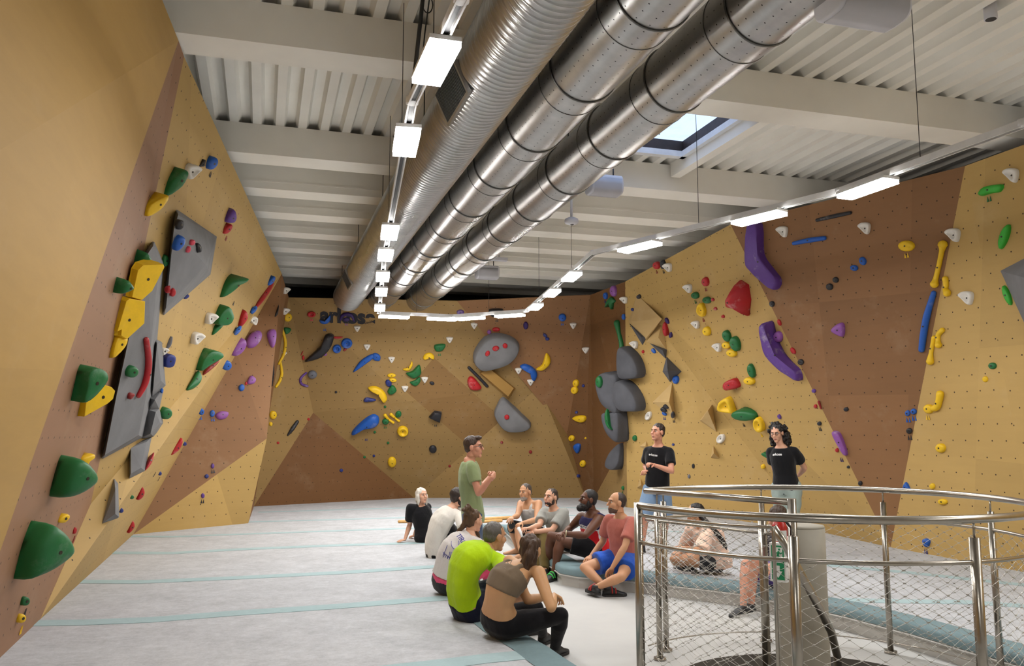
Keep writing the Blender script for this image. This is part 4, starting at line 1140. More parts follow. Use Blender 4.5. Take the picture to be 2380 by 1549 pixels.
# --- right wall, nearest pale facet
P('lime', [(2277, 450), (2292, 435), (2323, 429), (2334, 431), (2327, 446), (2305, 450), (2284, 456)], 'leaf', t='green', label='bright green leaf highest near the right edge'); E('lime', 2337, 551, 9, 31, 20, 'leaf', label='bright green leaf above the grey pyramid'); E('lime', 2343, 687, 7, 25, -20, 'leaf', label='bright green leaf beside the grey pyramid')
E('green', 2308, 851, 9, 8, 0, 'small', label='small green hold near the right edge'); E('yellow', 2291, 882, 6, 7, 0, 'small', label='small yellow hold under the small green one near right edge', bolt=False)
E('yellow', 2188, 1042, 11, 11, 0, 'ball', label='yellow ball mid height at the right'); E('yellow', 2168, 1131, 6, 7, 0, 'ball', label='small yellow ball just above the handrail', bolt=False); E('yellow', 2192, 1167, 11, 7, 0, 'half round', label='yellow half-round between the two handrails')
P('blue', [(2100, 1141), (2107, 1121), (2117, 1141)], 'triangular', label='blue rounded triangle just above the handrail'); P('blue', [(2146, 1256), (2154, 1252), (2163, 1258), (2158, 1272), (2150, 1270)], 'gem', t='navy', label='lowest blue hold seen through the rail mesh')
# labels for the holds that were not described one by one
ORD = ['first', 'second', 'third', 'fourth', 'fifth', 'sixth', 'seventh', 'eighth', 'ninth', 'tenth', 'eleventh', 'twelfth']
rest = {}
for hrec in HOLDS:
    if hrec[6] is None: rest.setdefault((hrec[1], hrec[2], side_of(hrec[3], hrec[4])), []).append(hrec)
for (col, shp, sd), L in rest.items():
    L.sort(key=lambda r: r[3])
    what = {'dot': 'tiny %s dot hold', 'jug': 'small %s jug hold'}.get(shp, '%s ' + shp + ' hold') % col
    for i, r in enumerate(L):
        r[6] = 'only %s on the %s' % (what, sd) if len(L) == 1 else '%s, %s from the left on the %s' % (what, ORD[i], sd)
for o, col, shp, px, py, size, lab in HOLDS:
    tag(o, lab, 'climbing hold', 'climbing holds on the ' + side_of(px, py))
# lettering painted on the far wall
def lettering(text, name, size, mat, parent=None, bold=0.0, depth_=.004):
    cu = bpy.data.curves.new(name, 'FONT'); cu.body = text; cu.size = size; cu.extrude = depth_; cu.offset = bold; cu.align_x = 'CENTER'; cu.align_y = 'CENTER'
    o = bpy.data.objects.new(name, cu); C.objects.link(o)
    dg = bpy.context.evaluated_depsgraph_get()
    me = bpy.data.meshes.new_from_object(o.evaluated_get(dg)); me.name = name
    bpy.data.objects.remove(o)
    me.materials.clear(); me.materials.append(mat)
    o = bpy.data.objects.new(name, me); C.objects.link(o)
    return o
def place_text(o, p, n, width, right=None, parent=None):
    u, w = frame(n)
    if right is not None:
        u = (right - n * right.dot(n)).normalized(); w = n.cross(u)
    xs = [v.co.x for v in o.data.vertices]
    k = width / (max(xs) - min(xs))
    M = Matrix(((u.x * k, w.x * k, n.x, p.x), (u.y * k, w.y * k, n.y, p.y), (u.z * k, w.z * k, n.z, p.z), (0, 0, 0, 1)))
    o.data.transform(M)
    if parent is not None: child(o, parent)
    return o
def paint(o, x0, x1, yc, slope=0.0):
    """lay the letters on the wall between photograph columns x0 and x1"""
    vs = o.data.vertices
    lo, hi = min(v.co.x for v in vs), max(v.co.x for v in vs)
    k = (x1 - x0) / (hi - lo)
    for v in vs:
        px = x0 + (v.co.x - lo) * k
        l, n = cast(px, yc - v.co.y * k + (px - x0) * slope)
        v.co = l + n * (.006 + (.004 if v.co.z > 0 else 0))
    o.data.update()
lg = lettering('arkose', 'wall_lettering', 1.0, M_PRINT, bold=.045)
paint(lg, 744, 872, 733, .05)
tag(lg, 'dark lettering painted high on the far wall behind the ducts', 'lettering')
sl_ = lettering('climbing', 'small_lettering', 1.0, M_PRINT, bold=.01)
paint(sl_, 848, 872, 752, -.25)
child(sl_, lg)
# ------------------------------------------------------------------ spiral stair: rail, column, signs
M_STEEL = plain('brushed_stainless', lin(176, 170, 160), .28, 1.0, var=.06, scale=20.)
M_WIRE = plain('wire_rope', lin(196, 194, 188), .38, .85)
RZ, MZ, UZ, LZ = 1.318, 1.085, 1.26, .085
def ring_pt(a, z, r=RING_R): return Vector((RING_C.x + r * math.cos(a), RING_C.y + r * math.sin(a), z))
def ring_angle(px, near, z=RZ):
    best = None
    mid = depth(Vector((RING_C.x, RING_C.y, z)))
    for i in range(3600):
        a = 2 * math.pi * i / 3600
        p = ring_pt(a, z)
        if (depth(p) < mid) != near: continue
        e = abs(pix(p)[0] - px)
        if best is None or e < best[0]: best = (e, a)
    return best[1]
aA = ring_angle(1483, True)                       # near end of the ring
aB = ring_angle(1500, False)                      # far end of the ring
if aB < aA: aB += 2 * math.pi
sweep = aB - aA
if not (math.pi < sweep < 2 * math.pi): aA, aB = aB, aA + 2 * math.pi; sweep = aB - aA
def arc(a0, a1, z, r=RING_R, n=80): return [ring_pt(a0 + (a1 - a0) * i / n, z, r) for i in range(n + 1)]
rail = tag(empty('stair_railing', (RING_C.x, RING_C.y, 0)), 'round stainless steel stair railing with diamond wire mesh', 'railing')
def tubeobj(name, path, r, parent=rail, seg=12, mat=M_STEEL): return obj(name, MB().tube(path, r, seg), mat, parent)
# which way round does the near arc run
PA, PB = ring_pt(aA, RZ), ring_pt(aB, RZ)
tubeobj('handrail', arc(aA, aB, RZ), .024)
tubeobj('mesh_rail', arc(aA, aB, MZ), .013)
tubeobj('mesh_rail', arc(aA, aB, LZ), .006, seg=8)
nearA = aA if depth(PA) < depth(PB) else aB
farB = aB if nearA == aA else aA
dirn = 1 if nearA == aA else -1
a_frame = ring_angle(1796, True)
while (a_frame - nearA) * dirn < 0: a_frame += dirn * 2 * math.pi
while (a_frame - nearA) * dirn > 2 * math.pi: a_frame -= dirn * 2 * math.pi
tubeobj('mesh_rail', arc(nearA, a_frame, UZ), .010, n if False else rail) if False else obj('mesh_rail', MB().tube(arc(nearA, a_frame, UZ, RING_R, 30) + [ring_pt(a_frame, UZ - .03), ring_pt(a_frame, 0)], .011, 10), M_STEEL, rail)
def post(p, top, r=.026, stub=True, base=True):
    o = tubeobj('post', [Vector((p.x, p.y, 0.0)), Vector((p.x, p.y, top - (.10 if stub else 0)))], r)
    if stub: tubeobj('post_pin', [Vector((p.x, p.y, top - .1)), Vector((p.x, p.y, top - .01))], .007, o, 8)
    if base: tubeobj('base_flange', [Vector((p.x, p.y, 0.001)), Vector((p.x, p.y, .022))], .05, o, 16)
    return o
post(ring_pt(nearA, 0), RZ + .02, .028, False)
for px in (1841, 2262): post(ring_pt(ring_angle(px, True), 0), RZ, .03)
for px in (1541, 1769, 2051, 2300): post(ring_pt(ring_angle(px, False), 0), RZ, .024)
# straight guard from the far end of the ring to the middle column
Bp = ring_pt(farB, RZ); Cp = atz(1840, 1168, RZ)
obj('handrail', MB().tube([Bp, Bp.lerp(Cp, .5), Cp], .024, 12), M_STEEL, rail)
obj('mesh_rail', MB().tube([Vector((Bp.x, Bp.y, MZ)), Vector((Cp.x, Cp.y, MZ))], .011, 10), M_STEEL, rail)
post(Bp.lerp(Cp, .09), RZ, .024); post(Bp.lerp(Cp, .82), RZ, .03)
tubeobj('post', [Vector((Cp.x, Cp.y, RZ + .024)), Vector((Cp.x, Cp.y, -.6))], .03)
obj('handrail', MB().tube([at(1797, 1226, 5.25), at(1822, 1262, 5.2), at(1842, 1300, 5.18), at(1875, 1360, 5.2), at(1908, 1420, 5.25), at(1932, 1470, 5.35), at(1947, 1530, 5.5), at(1950, 1610, 5.6)], .026, 12), M_STEEL, rail)
# diamond wire mesh
def net(pt, length, z0, z1, cw=.122, ch=.069, r=.0013):
    mb = MB()
    rows = int(round((z1 - z0) / (ch / 2)))
    cols = int(length / cw)
    for fam in (1, -1):
        for k in range(-rows // 2 - 1, cols + rows // 2 + 2):
            path = []
            for j in range(rows + 1):
                s = (k + fam * j * .5) * cw
                if s < -1e-6 or s > length + 1e-6:
                    if len(path) > 1: mb.tube(path, r, 4, caps=False)
                    path = []
                    continue
                path.append(pt(s, z0 + (z1 - z0) * j / rows) + Vector((0, 0, .004 * (1 if j % 2 else -1))))
                if j < rows:
                    s2 = (k + fam * (j + .5) * .5) * cw
                    if 0 <= s2 <= length: path.append(pt(s2, z0 + (z1 - z0) * (j + .5) / rows))
            if len(path) > 1: mb.tube(path, r, 4, caps=False)
    for j in range(1, rows):
        for k in range(cols + 1):
            s = (k + (.5 if j % 2 else 0)) * cw
            if s > length: continue
            p = pt(s, z0 + (z1 - z0) * j / rows)
            mb.tube([pt(max(0, s - .008), p.z), pt(min(length, s + .008), p.z)], .0034, 5)
    return mb
m = net(lambda s, z: ring_pt(aA + s / RING_R, z), sweep * RING_R, LZ, MZ)
o = obj('wire_mesh', m, M_WIRE, rail); o['kind'] = 'stuff'
Lf = abs(a_frame - nearA) * RING_R
m = net(lambda s, z: ring_pt(nearA + dirn * s / RING_R, z), Lf, MZ, UZ)
o = obj('wire_mesh', m, M_WIRE, rail); o['kind'] = 'stuff'
Lr = (Cp - Bp).length
m = net(lambda s, z: Vector((Bp.x, Bp.y, z)).lerp(Vector((Cp.x, Cp.y, z)), s / Lr), Lr, LZ, MZ)
o = obj('wire_mesh', m, M_WIRE, rail); o['kind'] = 'stuff'
# concrete column
cc = at(1866, 1400, 5.85); cr = .166
mb = MB()
ring0 = [(cc.x + cr * math.cos(2 * math.pi * k / 28), cc.y + cr * math.sin(2 * math.pi * k / 28)) for k in range(28)]
mb.loft([[Vector((x, y, z)) for x, y in ring0] for z in (-2.5, -.5, .3, .8, 1.135)])
mb.loft([[Vector((cc.x + (x - cc.x) * s, cc.y + (y - cc.y) * s, z)) for x, y in ring0] for s, z in ((1.0, 1.135), (.97, 1.15), (.5, 1.151))])
col = tag(obj('concrete_column', mb, M_COLUMN), 'stub concrete column in the middle of the spiral stair', 'column', kind='thing')
# emergency exit sign
nrm = (-RGT * .62 - Vector((FWD.x, FWD.y, 0)).normalized() * .78).normalized()
uu = Vector((0, 0, 1)).cross(nrm).normalized(); ww = Vector((0, 0, 1))
sc_ = at(1812, 1307, 5.55)
rot = Matrix((uu, nrm, ww)).transposed()
sign = tag(empty('exit_sign', sc_), 'green and white emergency exit sign with running man and down arrow', 'sign')
M_SIGNW = plain('sign_white', lin(236, 238, 236), .5, var=.02); M_SIGNG = plain('sign_green', lin(22, 140, 90), .5, var=.02)
obj('sign_box', MB().box(sc_, (.055, .03, .125), rot), M_SIGNW, sign)
def flat(pts, off, m, nm):
    c = sc_ + nrm * off
    mb = MB().add([c + uu * x + ww * y for x, y in pts] + [c + uu * x + ww * y - nrm * .002 for x, y in pts],
                  [tuple(range(len(pts)))] + [(i, i + len(pts), (i + 1) % len(pts) + len(pts), (i + 1) % len(pts)) for i in range(len(pts))])
    return obj(nm, mb, m, sign)
flat([(-.042, -.11), (.042, -.11), (.042, .11), (-.042, .11)], .033, M_SIGNG, 'sign_face')
flat([(-.033, .0), (.033, .0), (.033, .098), (-.033, .098)], .0345, M_SIGNW, 'doorway')
flat([(-.012, -.02), (.012, -.02), (.012, -.055), (.03, -.055), (0, -.098), (-.03, -.055), (-.012, -.055)], .0345, M_SIGNW, 'arrow')
man = MB()
def stroke(pts, r):
    man.tube([sc_ + nrm * .036 + uu * x + ww * y for x, y in pts], r, 6, round_ends=True)
stroke([(.004, .048), (.008, .068)], .007); stroke([(.003, .046), (.018, .034), (.014, .012)], .005); stroke([(.002, .046), (-.008, .03), (-.028, .026)], .005)
stroke([(.008, .068), (-.01, .06), (-.016, .046)], .004); stroke([(.01, .068), (.022, .058), (.028, .064)], .004)
man.ell(sc_ + nrm * .036 + uu * .013 + ww * .086, (.007, .007, .007), None, 8, 6)
obj('running_man', man, M_SIGNG, sign)
obj('mount_bracket', MB().tube([sc_ + uu * .04, Vector((cc.x, cc.y, sc_.z)) - (Vector((cc.x, cc.y, 0)) - Vector((sc_.x, sc_.y, 0))).normalized() * .15], .012, 8), M_STEEL, sign)
# fire extinguisher hanging on the column
fe = at(1812, 1246, 5.75)
M_RED = plain('extinguisher_red', lin(190, 34, 24), .35)
ext = tag(empty('fire_extinguisher', fe), 'red fire extinguisher hanging beside the concrete column', 'extinguisher')
prof_ = [(.0, -.11), (.045, -.11), (.052, -.09), (.052, .06), (.04, .09), (.016, .105), (.014, .12)]
obj('cylinder_body', MB().loft([[fe + Vector((r * math.cos(a), r * math.sin(a), z)) for a in [2 * math.pi * k / 20 for k in range(20)]] for r, z in [(max(r, .001), z) for r, z in prof_]]), M_RED, ext)
obj('valve_handle', MB().box(fe + Vector((0, 0, .13)), (.03, .012, .012)), plain('valve_black', lin(30, 30, 30), .5), ext)
obj('hose', MB().tube([fe + Vector((.02, -.02, .12)), fe + Vector((.075, -.03, .05)), fe + Vector((.07, -.02, -.07))], .009, 8), MATS['valve_black'], ext)
lb = MB(); ks = [math.radians(200 + i * 12) for i in range(9)]
lb.add([fe + Vector((.0535 * math.cos(a), .0535 * math.sin(a), z)) for z in (-.03, .04) for a in ks], [(i, i + 1, i + 10, i + 9) for i in range(8)])
obj('instruction_label', lb, M_SIGNW, ext)

# ------------------------------------------------------------------ ceiling equipment
M_SPK = plain('speaker_white', lin(214, 214, 220), .5, var=.03); M_SPKG = plain('speaker_grille', lin(190, 190, 196), .7, var=.05)
def speaker(px, py, D, w, h, d, label):
    c = at(px, py, D)
    root = tag(empty('loudspeaker', c), label, 'loudspeaker', 'white loudspeakers under the ceiling')
    n = 20
    sec = []
    for k in range(n):
        a = 2 * math.pi * k / n
        cs, sn = math.cos(a), math.sin(a)
        sec.append((d / 2 * math.copysign(abs(cs) ** .55, cs), h / 2 * math.copysign(abs(sn) ** .55, sn)))
    obj('speaker_cabinet', MB().loft([[c + Vector((x, y * s, z * s)) for y, z in sec] for x, s in ((-w / 2, .9), (-w / 2 + .015, 1), (w / 2 - .015, 1), (w / 2, .9))]), M_SPK, root)
    g = MB().loft([[c + Vector((x, y * 1.03, z * 1.03)) for y, z in sec[9:17]] for x in (-w / 2 + .03, w / 2 - .03)], caps=False)
    obj('speaker_grille', g, M_SPKG, root)
    br = MB()
    for s in (-1, 1): br.tube([c + Vector((s * w * .3, 0, h * .4)), Vector((c.x + s * w * .3, c.y, min(ZB + .02 if True else 0, 9) if c.z < ZB else ZD))], .009, 6)
    obj('speaker_bracket', br, M_ROD, root)
speaker(2004, 4, 5.3, .52, .27, .3, 'largest white loudspeaker at the top edge beside the duct')
speaker(1404, 432, 10.9, .44, .26, .28, 'white loudspeaker under the skylight beam')
speaker(1132, 634, 16.6, .44, .27, .28, 'small far white loudspeaker beneath the ducts')
def pendant(px, py0, py1, D):
    a, b = at(px, py0, D), at(px, py1, D)
    b = Vector((a.x, a.y, b.z))
    root = tag(empty('ceiling_sensor', b), 'white dome sensor on a pole below the ceiling beams', 'sensor')
    obj('pole', MB().tube([Vector((a.x, a.y, ZD)), b], .018, 10), M_SPK, root)
    obj('sensor_dome', MB().loft([[b + Vector((r * math.cos(t), r * math.sin(t), z)) for t in [2 * math.pi * k / 20 for k in range(20)]] for r, z in ((.05, .05), (.09, .03), (.1, .0), (.09, -.03), (.04, -.05))]), M_SPK, root)
    obj('lens', MB().ell(b + Vector((0, -.02, -.05)), (.025, .025, .012)), M_SLOT, root)
pendant(1328, 470, 516, 11.6)
p = atz(2303, 45, ZD - .1)
det = tag(empty('smoke_detector', p), 'white smoke detector tube fixed to the ribbed ceiling', 'detector')
obj('detector_tube', MB().tube([p, Vector((p.x, p.y, ZD + .06))], .055, 16), M_SPK, det); obj('detector_lens', MB().tube([p - Vector((0, 0, .003)), p + Vector((0, 0, .01))], .045, 16), M_SLOT, det)
p = atz(1160, 603, ZB - .06)
em = tag(empty('emergency_light', p), 'flat emergency light panel under a far beam', 'light')
obj('light_body', MB().box(p, (.16, .06, .03)), M_SPK, em); obj('light_stem', MB().tube([p, Vector((p.x, p.y, ZB + .05))], .01, 6), M_SPK, em)
c0 = atz(958, 222, 4.35)
cd = tag(empty('hanging_conduit', c0), 'thin steel conduit and cable hanging beside the nearest square lamp', 'conduit')
obj('conduit', MB().tube([c0, Vector((c0.x + .1, c0.y - .1, ZD))], .016, 8), M_ROD, cd)
obj('cable', MB().tube([c0 + Vector((.06, 0, .1)), c0 + Vector((.09, 0, .5)), Vector((c0.x + .16, c0.y - .1, ZD))], .006, 6), M_ROD, cd)
obj('cable_loop', MB().tube([c0 + Vector((.11 + .04 * math.cos(a), 0, .75 + .07 * math.sin(a))) for a in [2 * math.pi * k / 16 for k in range(16)]], .005, 6, closed=True), M_ROD, cd)
# wooden poles lying on the far mat
M_POLE = plain('pole_wood', lin(206, 160, 96), .5, var=.15, scale=12.)
def pole(pts, r, label, zoff=.0):
    o = obj('wooden_pole', MB().tube([atz(x, y, MAT + r + zoff) for x, y in pts], r, 8, round_ends=True), M_POLE)
    tag(o, label, 'pole', 'wooden poles on the mat')
pole([(928, 1213), (1012, 1212)], .028, 'wooden pole on the mat behind the white-haired woman')
pole([(1120, 1208), (1186, 1204)], .03, 'upper wooden pole on the mat right of the man in green')
pole([(1122, 1213), (1165, 1211)], .026, 'lower wooden pole on the mat right of the man in green')
# ------------------------------------------------------------------ people
def solve(px, py, parent, L, sign):
    """point on the sight line of (px, py) at distance L from parent; sign -1 nearer, +1 farther, 0 same depth"""
    r = ray(px, py)
    if sign == 0: return at(px, py, depth(parent))
    o = CAM - parent
    a, b, c = r.dot(r), 2 * r.dot(o), o.dot(o) - L * L
    q = b * b - 4 * a * c
    if q <= 0: return CAM + r * (-b / (2 * a))
    return CAM + r * ((-b + math.copysign(math.sqrt(q), sign)) / (2 * a))
def remesh(mb, voxel, smooth=4, name='tmp', fac=.5):
    me = mb.mesh(name)
    bm = bmesh.new(); bm.from_mesh(me)
    bmesh.ops.recalc_face_normals(bm, faces=bm.faces); bm.to_mesh(me); bm.free()
    o = bpy.data.objects.new(name, me); C.objects.link(o)
    r = o.modifiers.new('r', 'REMESH'); r.mode = 'VOXEL'; r.voxel_size = voxel; r.adaptivity = 0
    if smooth:
        s = o.modifiers.new('s', 'SMOOTH'); s.factor = fac; s.iterations = smooth
    dg = bpy.context.evaluated_depsgraph_get()
    out = bpy.data.meshes.new_from_object(o.evaluated_get(dg))
    bpy.data.objects.remove(o); bpy.data.meshes.remove(me)
    out.polygons.foreach_set('use_smooth', [True] * len(out.polygons))
    out.materials.clear()
    return out
def to_mb(me):
    m = MB()
    m.v = [tuple(v.co) for v in me.vertices]; m.f = [list(p.vertices) for p in me.polygons]
    m.m = [0] * len(m.f); m.sm = [True] * len(m.f)
    return m
def join(*mbs):
    m = MB()
    for b in mbs: m.add(b.v, b.f, 0, True)
    return m
def ripple(me, amp, scale, seed=0, stretch=(1, 1, 1)):
    me.update()
    N = [v.normal.copy() for v in me.vertices]
    for v, n in zip(me.vertices, N):
        p = Vector((v.co.x * stretch[0], v.co.y * stretch[1], v.co.z * stretch[2])) * scale + Vector((seed * 7.3, seed * 3.1, 0))
        v.co += n * amp * noise.noise(p)
    me.update()
def fabric(name, col, rough=.9, var=.06, wr=.5):
    if name in MATS: return MATS[name]
    t = NT(name)
    tc = t.n('ShaderNodeTexCoord').outputs['Object']
    f = t.noise(tc, 5, 3); w = t.noise(tc, 9, 3, .55, (1, 1, .6)); fn = t.noise(tc, 220, 2)
    lo = tuple(c * (1 - var) for c in col[:3]) + (1,); hi = tuple(min(1, c * (1 + var)) for c in col[:3]) + (1,)
    t.l(t.mix(f, lo, hi), t.b.inputs['Base Color'])
    t.b.inputs['Roughness'].default_value = rough; t.b.inputs['Specular IOR Level'].default_value = .15
    t.b.inputs['Sheen Weight'].default_value = .15
    t.bump(t.math('ADD', w, t.math('MULTIPLY', fn, .05)), wr, .03)
    MATS[name] = t.m
    return t.m
def skinmat(name, col):
    if name in MATS: return MATS[name]
    t = NT(name)
    tc = t.n('ShaderNodeTexCoord').outputs['Object']
    f = t.noise(tc, 9, 4, .6)
    t.l(t.mix(f, tuple(c * .86 for c in col[:3]) + (1,), tuple(min(1, c * 1.1) for c in col[:3]) + (1,)), t.b.inputs['Base Color'])
    t.b.inputs['Roughness'].default_value = .5; t.b.inputs['Specular IOR Level'].default_value = .35
    t.b.inputs['Subsurface Weight'].default_value = .08; t.b.inputs['Subsurface Radius'].default_value = (.02, .008, .004)
    MATS[name] = t.m
    return t.m
def hairmat(name, col, rough=.5):
    if name in MATS: return MATS[name]
    t = NT(name)
    tc = t.n('ShaderNodeTexCoord').outputs['Object']
    f = t.noise(tc, 40, 4, .7, (1, 1, .22))
    t.l(t.mix(f, tuple(c * .55 for c in col[:3]) + (1,), tuple(min(1, c * 1.5) for c in col[:3]) + (1,)), t.b.inputs['Base Color'])
    t.b.inputs['Roughness'].default_value = rough
    t.bump(f, .8, .012)
    MATS[name] = t.m
    return t.m
M_EYE = plain('eye_white', lin(225, 222, 216), .3, var=.01); M_IRIS = plain('eye_iris', lin(38, 28, 22), .3, var=.01)
M_LIP = plain('lips', lin(168, 104, 92), .5); M_LIPD = plain('lips_dark', lin(104, 62, 54), .5)
M_GLASSES = plain('spectacle_frame', lin(60, 40, 40), .4)
SKIN = {'fair': skinmat('skin_fair', lin(214, 164, 136)), 'tan': skinmat('skin_tan', lin(198, 148, 112)), 'rosy': skinmat('skin_rosy', lin(208, 150, 124)), 'dark': skinmat('skin_dark', lin(98, 62, 44)), 'gold': skinmat('skin_gold', lin(204, 156, 112))}
def spine_frame(pts, sideA, sideB, ts):
    """points, tangents and side vectors along a bent spine"""
    def c(t):
        if len(pts) == 2: return pts[0].lerp(pts[1], t)
        a, m, b = pts
        k = 2 * m - .5 * (a + b)                       # quadratic through the middle point
        return a * (1 - t) ** 2 + k * (2 * t * (1 - t)) + b * t ** 2
    out = []
    for t in ts:
        p = c(t); tg = (c(t + .02) - c(t - .02)).normalized()
        s = sideA.lerp(sideB, max(0, min(1, t)))
        s = (s - tg * s.dot(tg)).normalized()
        out.append((p, tg, s, s.cross(tg)))              # front = side(right) x up
    return out
def ring_el(p, s, f, rx, rf, rb, n=20):
    R = []
    for k in range(n):
        a = 2 * math.pi * k / n
        cs, sn = math.cos(a), math.sin(a)
        R.append(p + s * (math.copysign(abs(cs) ** .85, cs) * rx) + f * (math.copysign(abs(sn) ** .85, sn) * (rf if sn > 0 else rb)))
    return R
TORSO = [(-.13, .085, .07, .08), (-.06, .14, .10, .115), (.04, .162, .108, .122), (.18, .15, .105, .105), (.32, .138, .1, .092), (.5, .15, .112, .1), (.66, .163, .118, .108), (.8, .168, .105, .105), (.9, .14, .08, .088), (.97, .09, .062, .07), (1.05, .055, .055, .055)]
FEM = {.04: (1.08, 1.06), .18: (.98, 1.0), .32: (.88, .92), .5: (.9, .98), .66: (.9, 1.08), .8: (.86, .98), .9: (.84, .95)}
def limb(mb, a, b, prof, seg=14, flat=False):
    n = len(prof)
    pts = [a.lerp(b, t) for t, r in prof]
    mb.tube(pts, [r for t, r in prof], seg, round_ends=not flat)
def hand_mesh(w, d, nrm, curl, sc, spread=.12, thumb=1, side=1):
    """palm and five fingers; d along the hand, nrm out of the palm (fingers curl to it), side picks the thumb side"""
    mb = MB()
    d = d.normalized(); nrm = (nrm - d * nrm.dot(d)).normalized(); s = d.cross(nrm) * side
    rings = []
    for t, hw, ht in ((-.01, .024, .018), (.012, .03, .018), (.045, .04, .016), (.08, .042, .014), (.092, .036, .011)):
        rings.append([w + d * (t * sc) + s * (math.cos(a) * hw * sc) + nrm * (math.sin(a) * ht * sc) for a in [2 * math.pi * k / 12 for k in range(12)]])
    mb.loft(rings)
    for i, (o, L, r) in enumerate(((.031, .068, .0088), (.0105, .078, .0092), (-.0105, .073, .0088), (-.031, .056, .0078))):
        p = w + d * (.082 * sc) + s * (o * sc)
        dd = (d + s * (o * spread * 12)).normalized()
        path = [p - dd * .012 * sc, p]; ang = 0
        for k, f in enumerate((.45, .3, .25)):
            ang += math.radians(curl * (.75 if k == 0 else 1.0) * (1 + .12 * i))
            v = dd * math.cos(ang) + nrm * math.sin(ang)
            path.append(path[-1] + v * (L * f * sc))
        mb.tube(path, [r * sc, r * sc, r * .96 * sc, r * .9 * sc, r * .78 * sc], 8, round_ends=True)
    p = w + d * (.022 * sc) + s * (.026 * sc)
    v1 = (d * .62 + s * .66 + nrm * .42).normalized(); v2 = (d * .86 + s * .2 + nrm * (.35 + curl * .008)).normalized()
    mb.tube([p, p + v1 * .034 * sc, p + v1 * .036 * sc + v2 * .03 * sc, p + v1 * .036 * sc + v2 * .056 * sc], [.0125 * sc, .0115 * sc, .0105 * sc, .0085 * sc], 8, round_ends=True)
    return mb
def foot_rings(ankle, toe, ground, sc, fat=1.0):
    d = toe - ankle; d.z = 0
    if d.length < 1e-4: d = Vector((1, 0, 0))
    d.normalize(); s = Vector((0, 0, 1)).cross(d)
    heel = Vector((ankle.x, ankle.y, ground)) - d * (.055 * sc)
    rings = []
    for t, w, h in ((0, .018, .05), (.02, .032, .075), (.06, .036, .095), (.1, .038, .088), (.15, .044, .06), (.2, .047, .042), (.235, .042, .034), (.258, .026, .024)):
        c = heel + d * (t * sc * 1.02)
        hh = h * sc * fat
        rings.append([c + s * (math.cos(a) * w * sc * fat) + Vector((0, 0, hh / 2 + math.copysign(abs(math.sin(a)) ** .6, math.sin(a)) * hh / 2 + .002)) for a in [2 * math.pi * k / 14 for k in range(14)]])
    return rings, heel, d, s
def shoe(parent, ankle, toe, ground, sc, mat, sole_mat, extra=None):
    rings, heel, d, s = foot_rings(ankle, toe, ground, sc, 1.1)
    up = MB().loft(rings)
    up.tube([Vector((ankle.x, ankle.y, ground + .07 * sc)), Vector((ankle.x, ankle.y, ground + .1 * sc))], [.045 * sc, .042 * sc], 14)
    sh = obj('shoe', up, mat, parent)
    so = MB(); base = []
    for z, k in ((.0, 1.0), (.022 * sc, 1.04)):
        L = []
        for t, w in ((0, .02), (.03, .036), (.09, .037), (.16, .046), (.21, .048), (.25, .03)): L.append((t, w))
        pts = [heel + d * (t * sc * 1.04 - .004) + s * (w * sc * 1.16 * k) for t, w in L] + [heel + d * (t * sc * 1.04 - .004) - s * (w * sc * 1.16 * k) for t, w in reversed(L)]
        base.append([Vector((p.x, p.y, ground + .001 + z)) for p in pts])
    so.loft(base, smooth=False)
    obj('sole', so, sole_mat, sh)
    if extra is not None:
        for t in (.10, .14):
            c = heel + d * (t * sc)
            pts = [c + s * (math.cos(a) * .047 * sc) + Vector((0, 0, .035 * sc + math.sin(a) * (.066 - (t - .1) * .5) * sc)) for a in [math.pi * k / 10 for k in range(11)]]
            obj('strap', MB().tube(pts, .008 * sc, 6), extra, sh)
    return sh
def ellrot(F3): return Matrix((F3[0], F3[1], F3[2])).transposed()
NPEOPLE = [0]
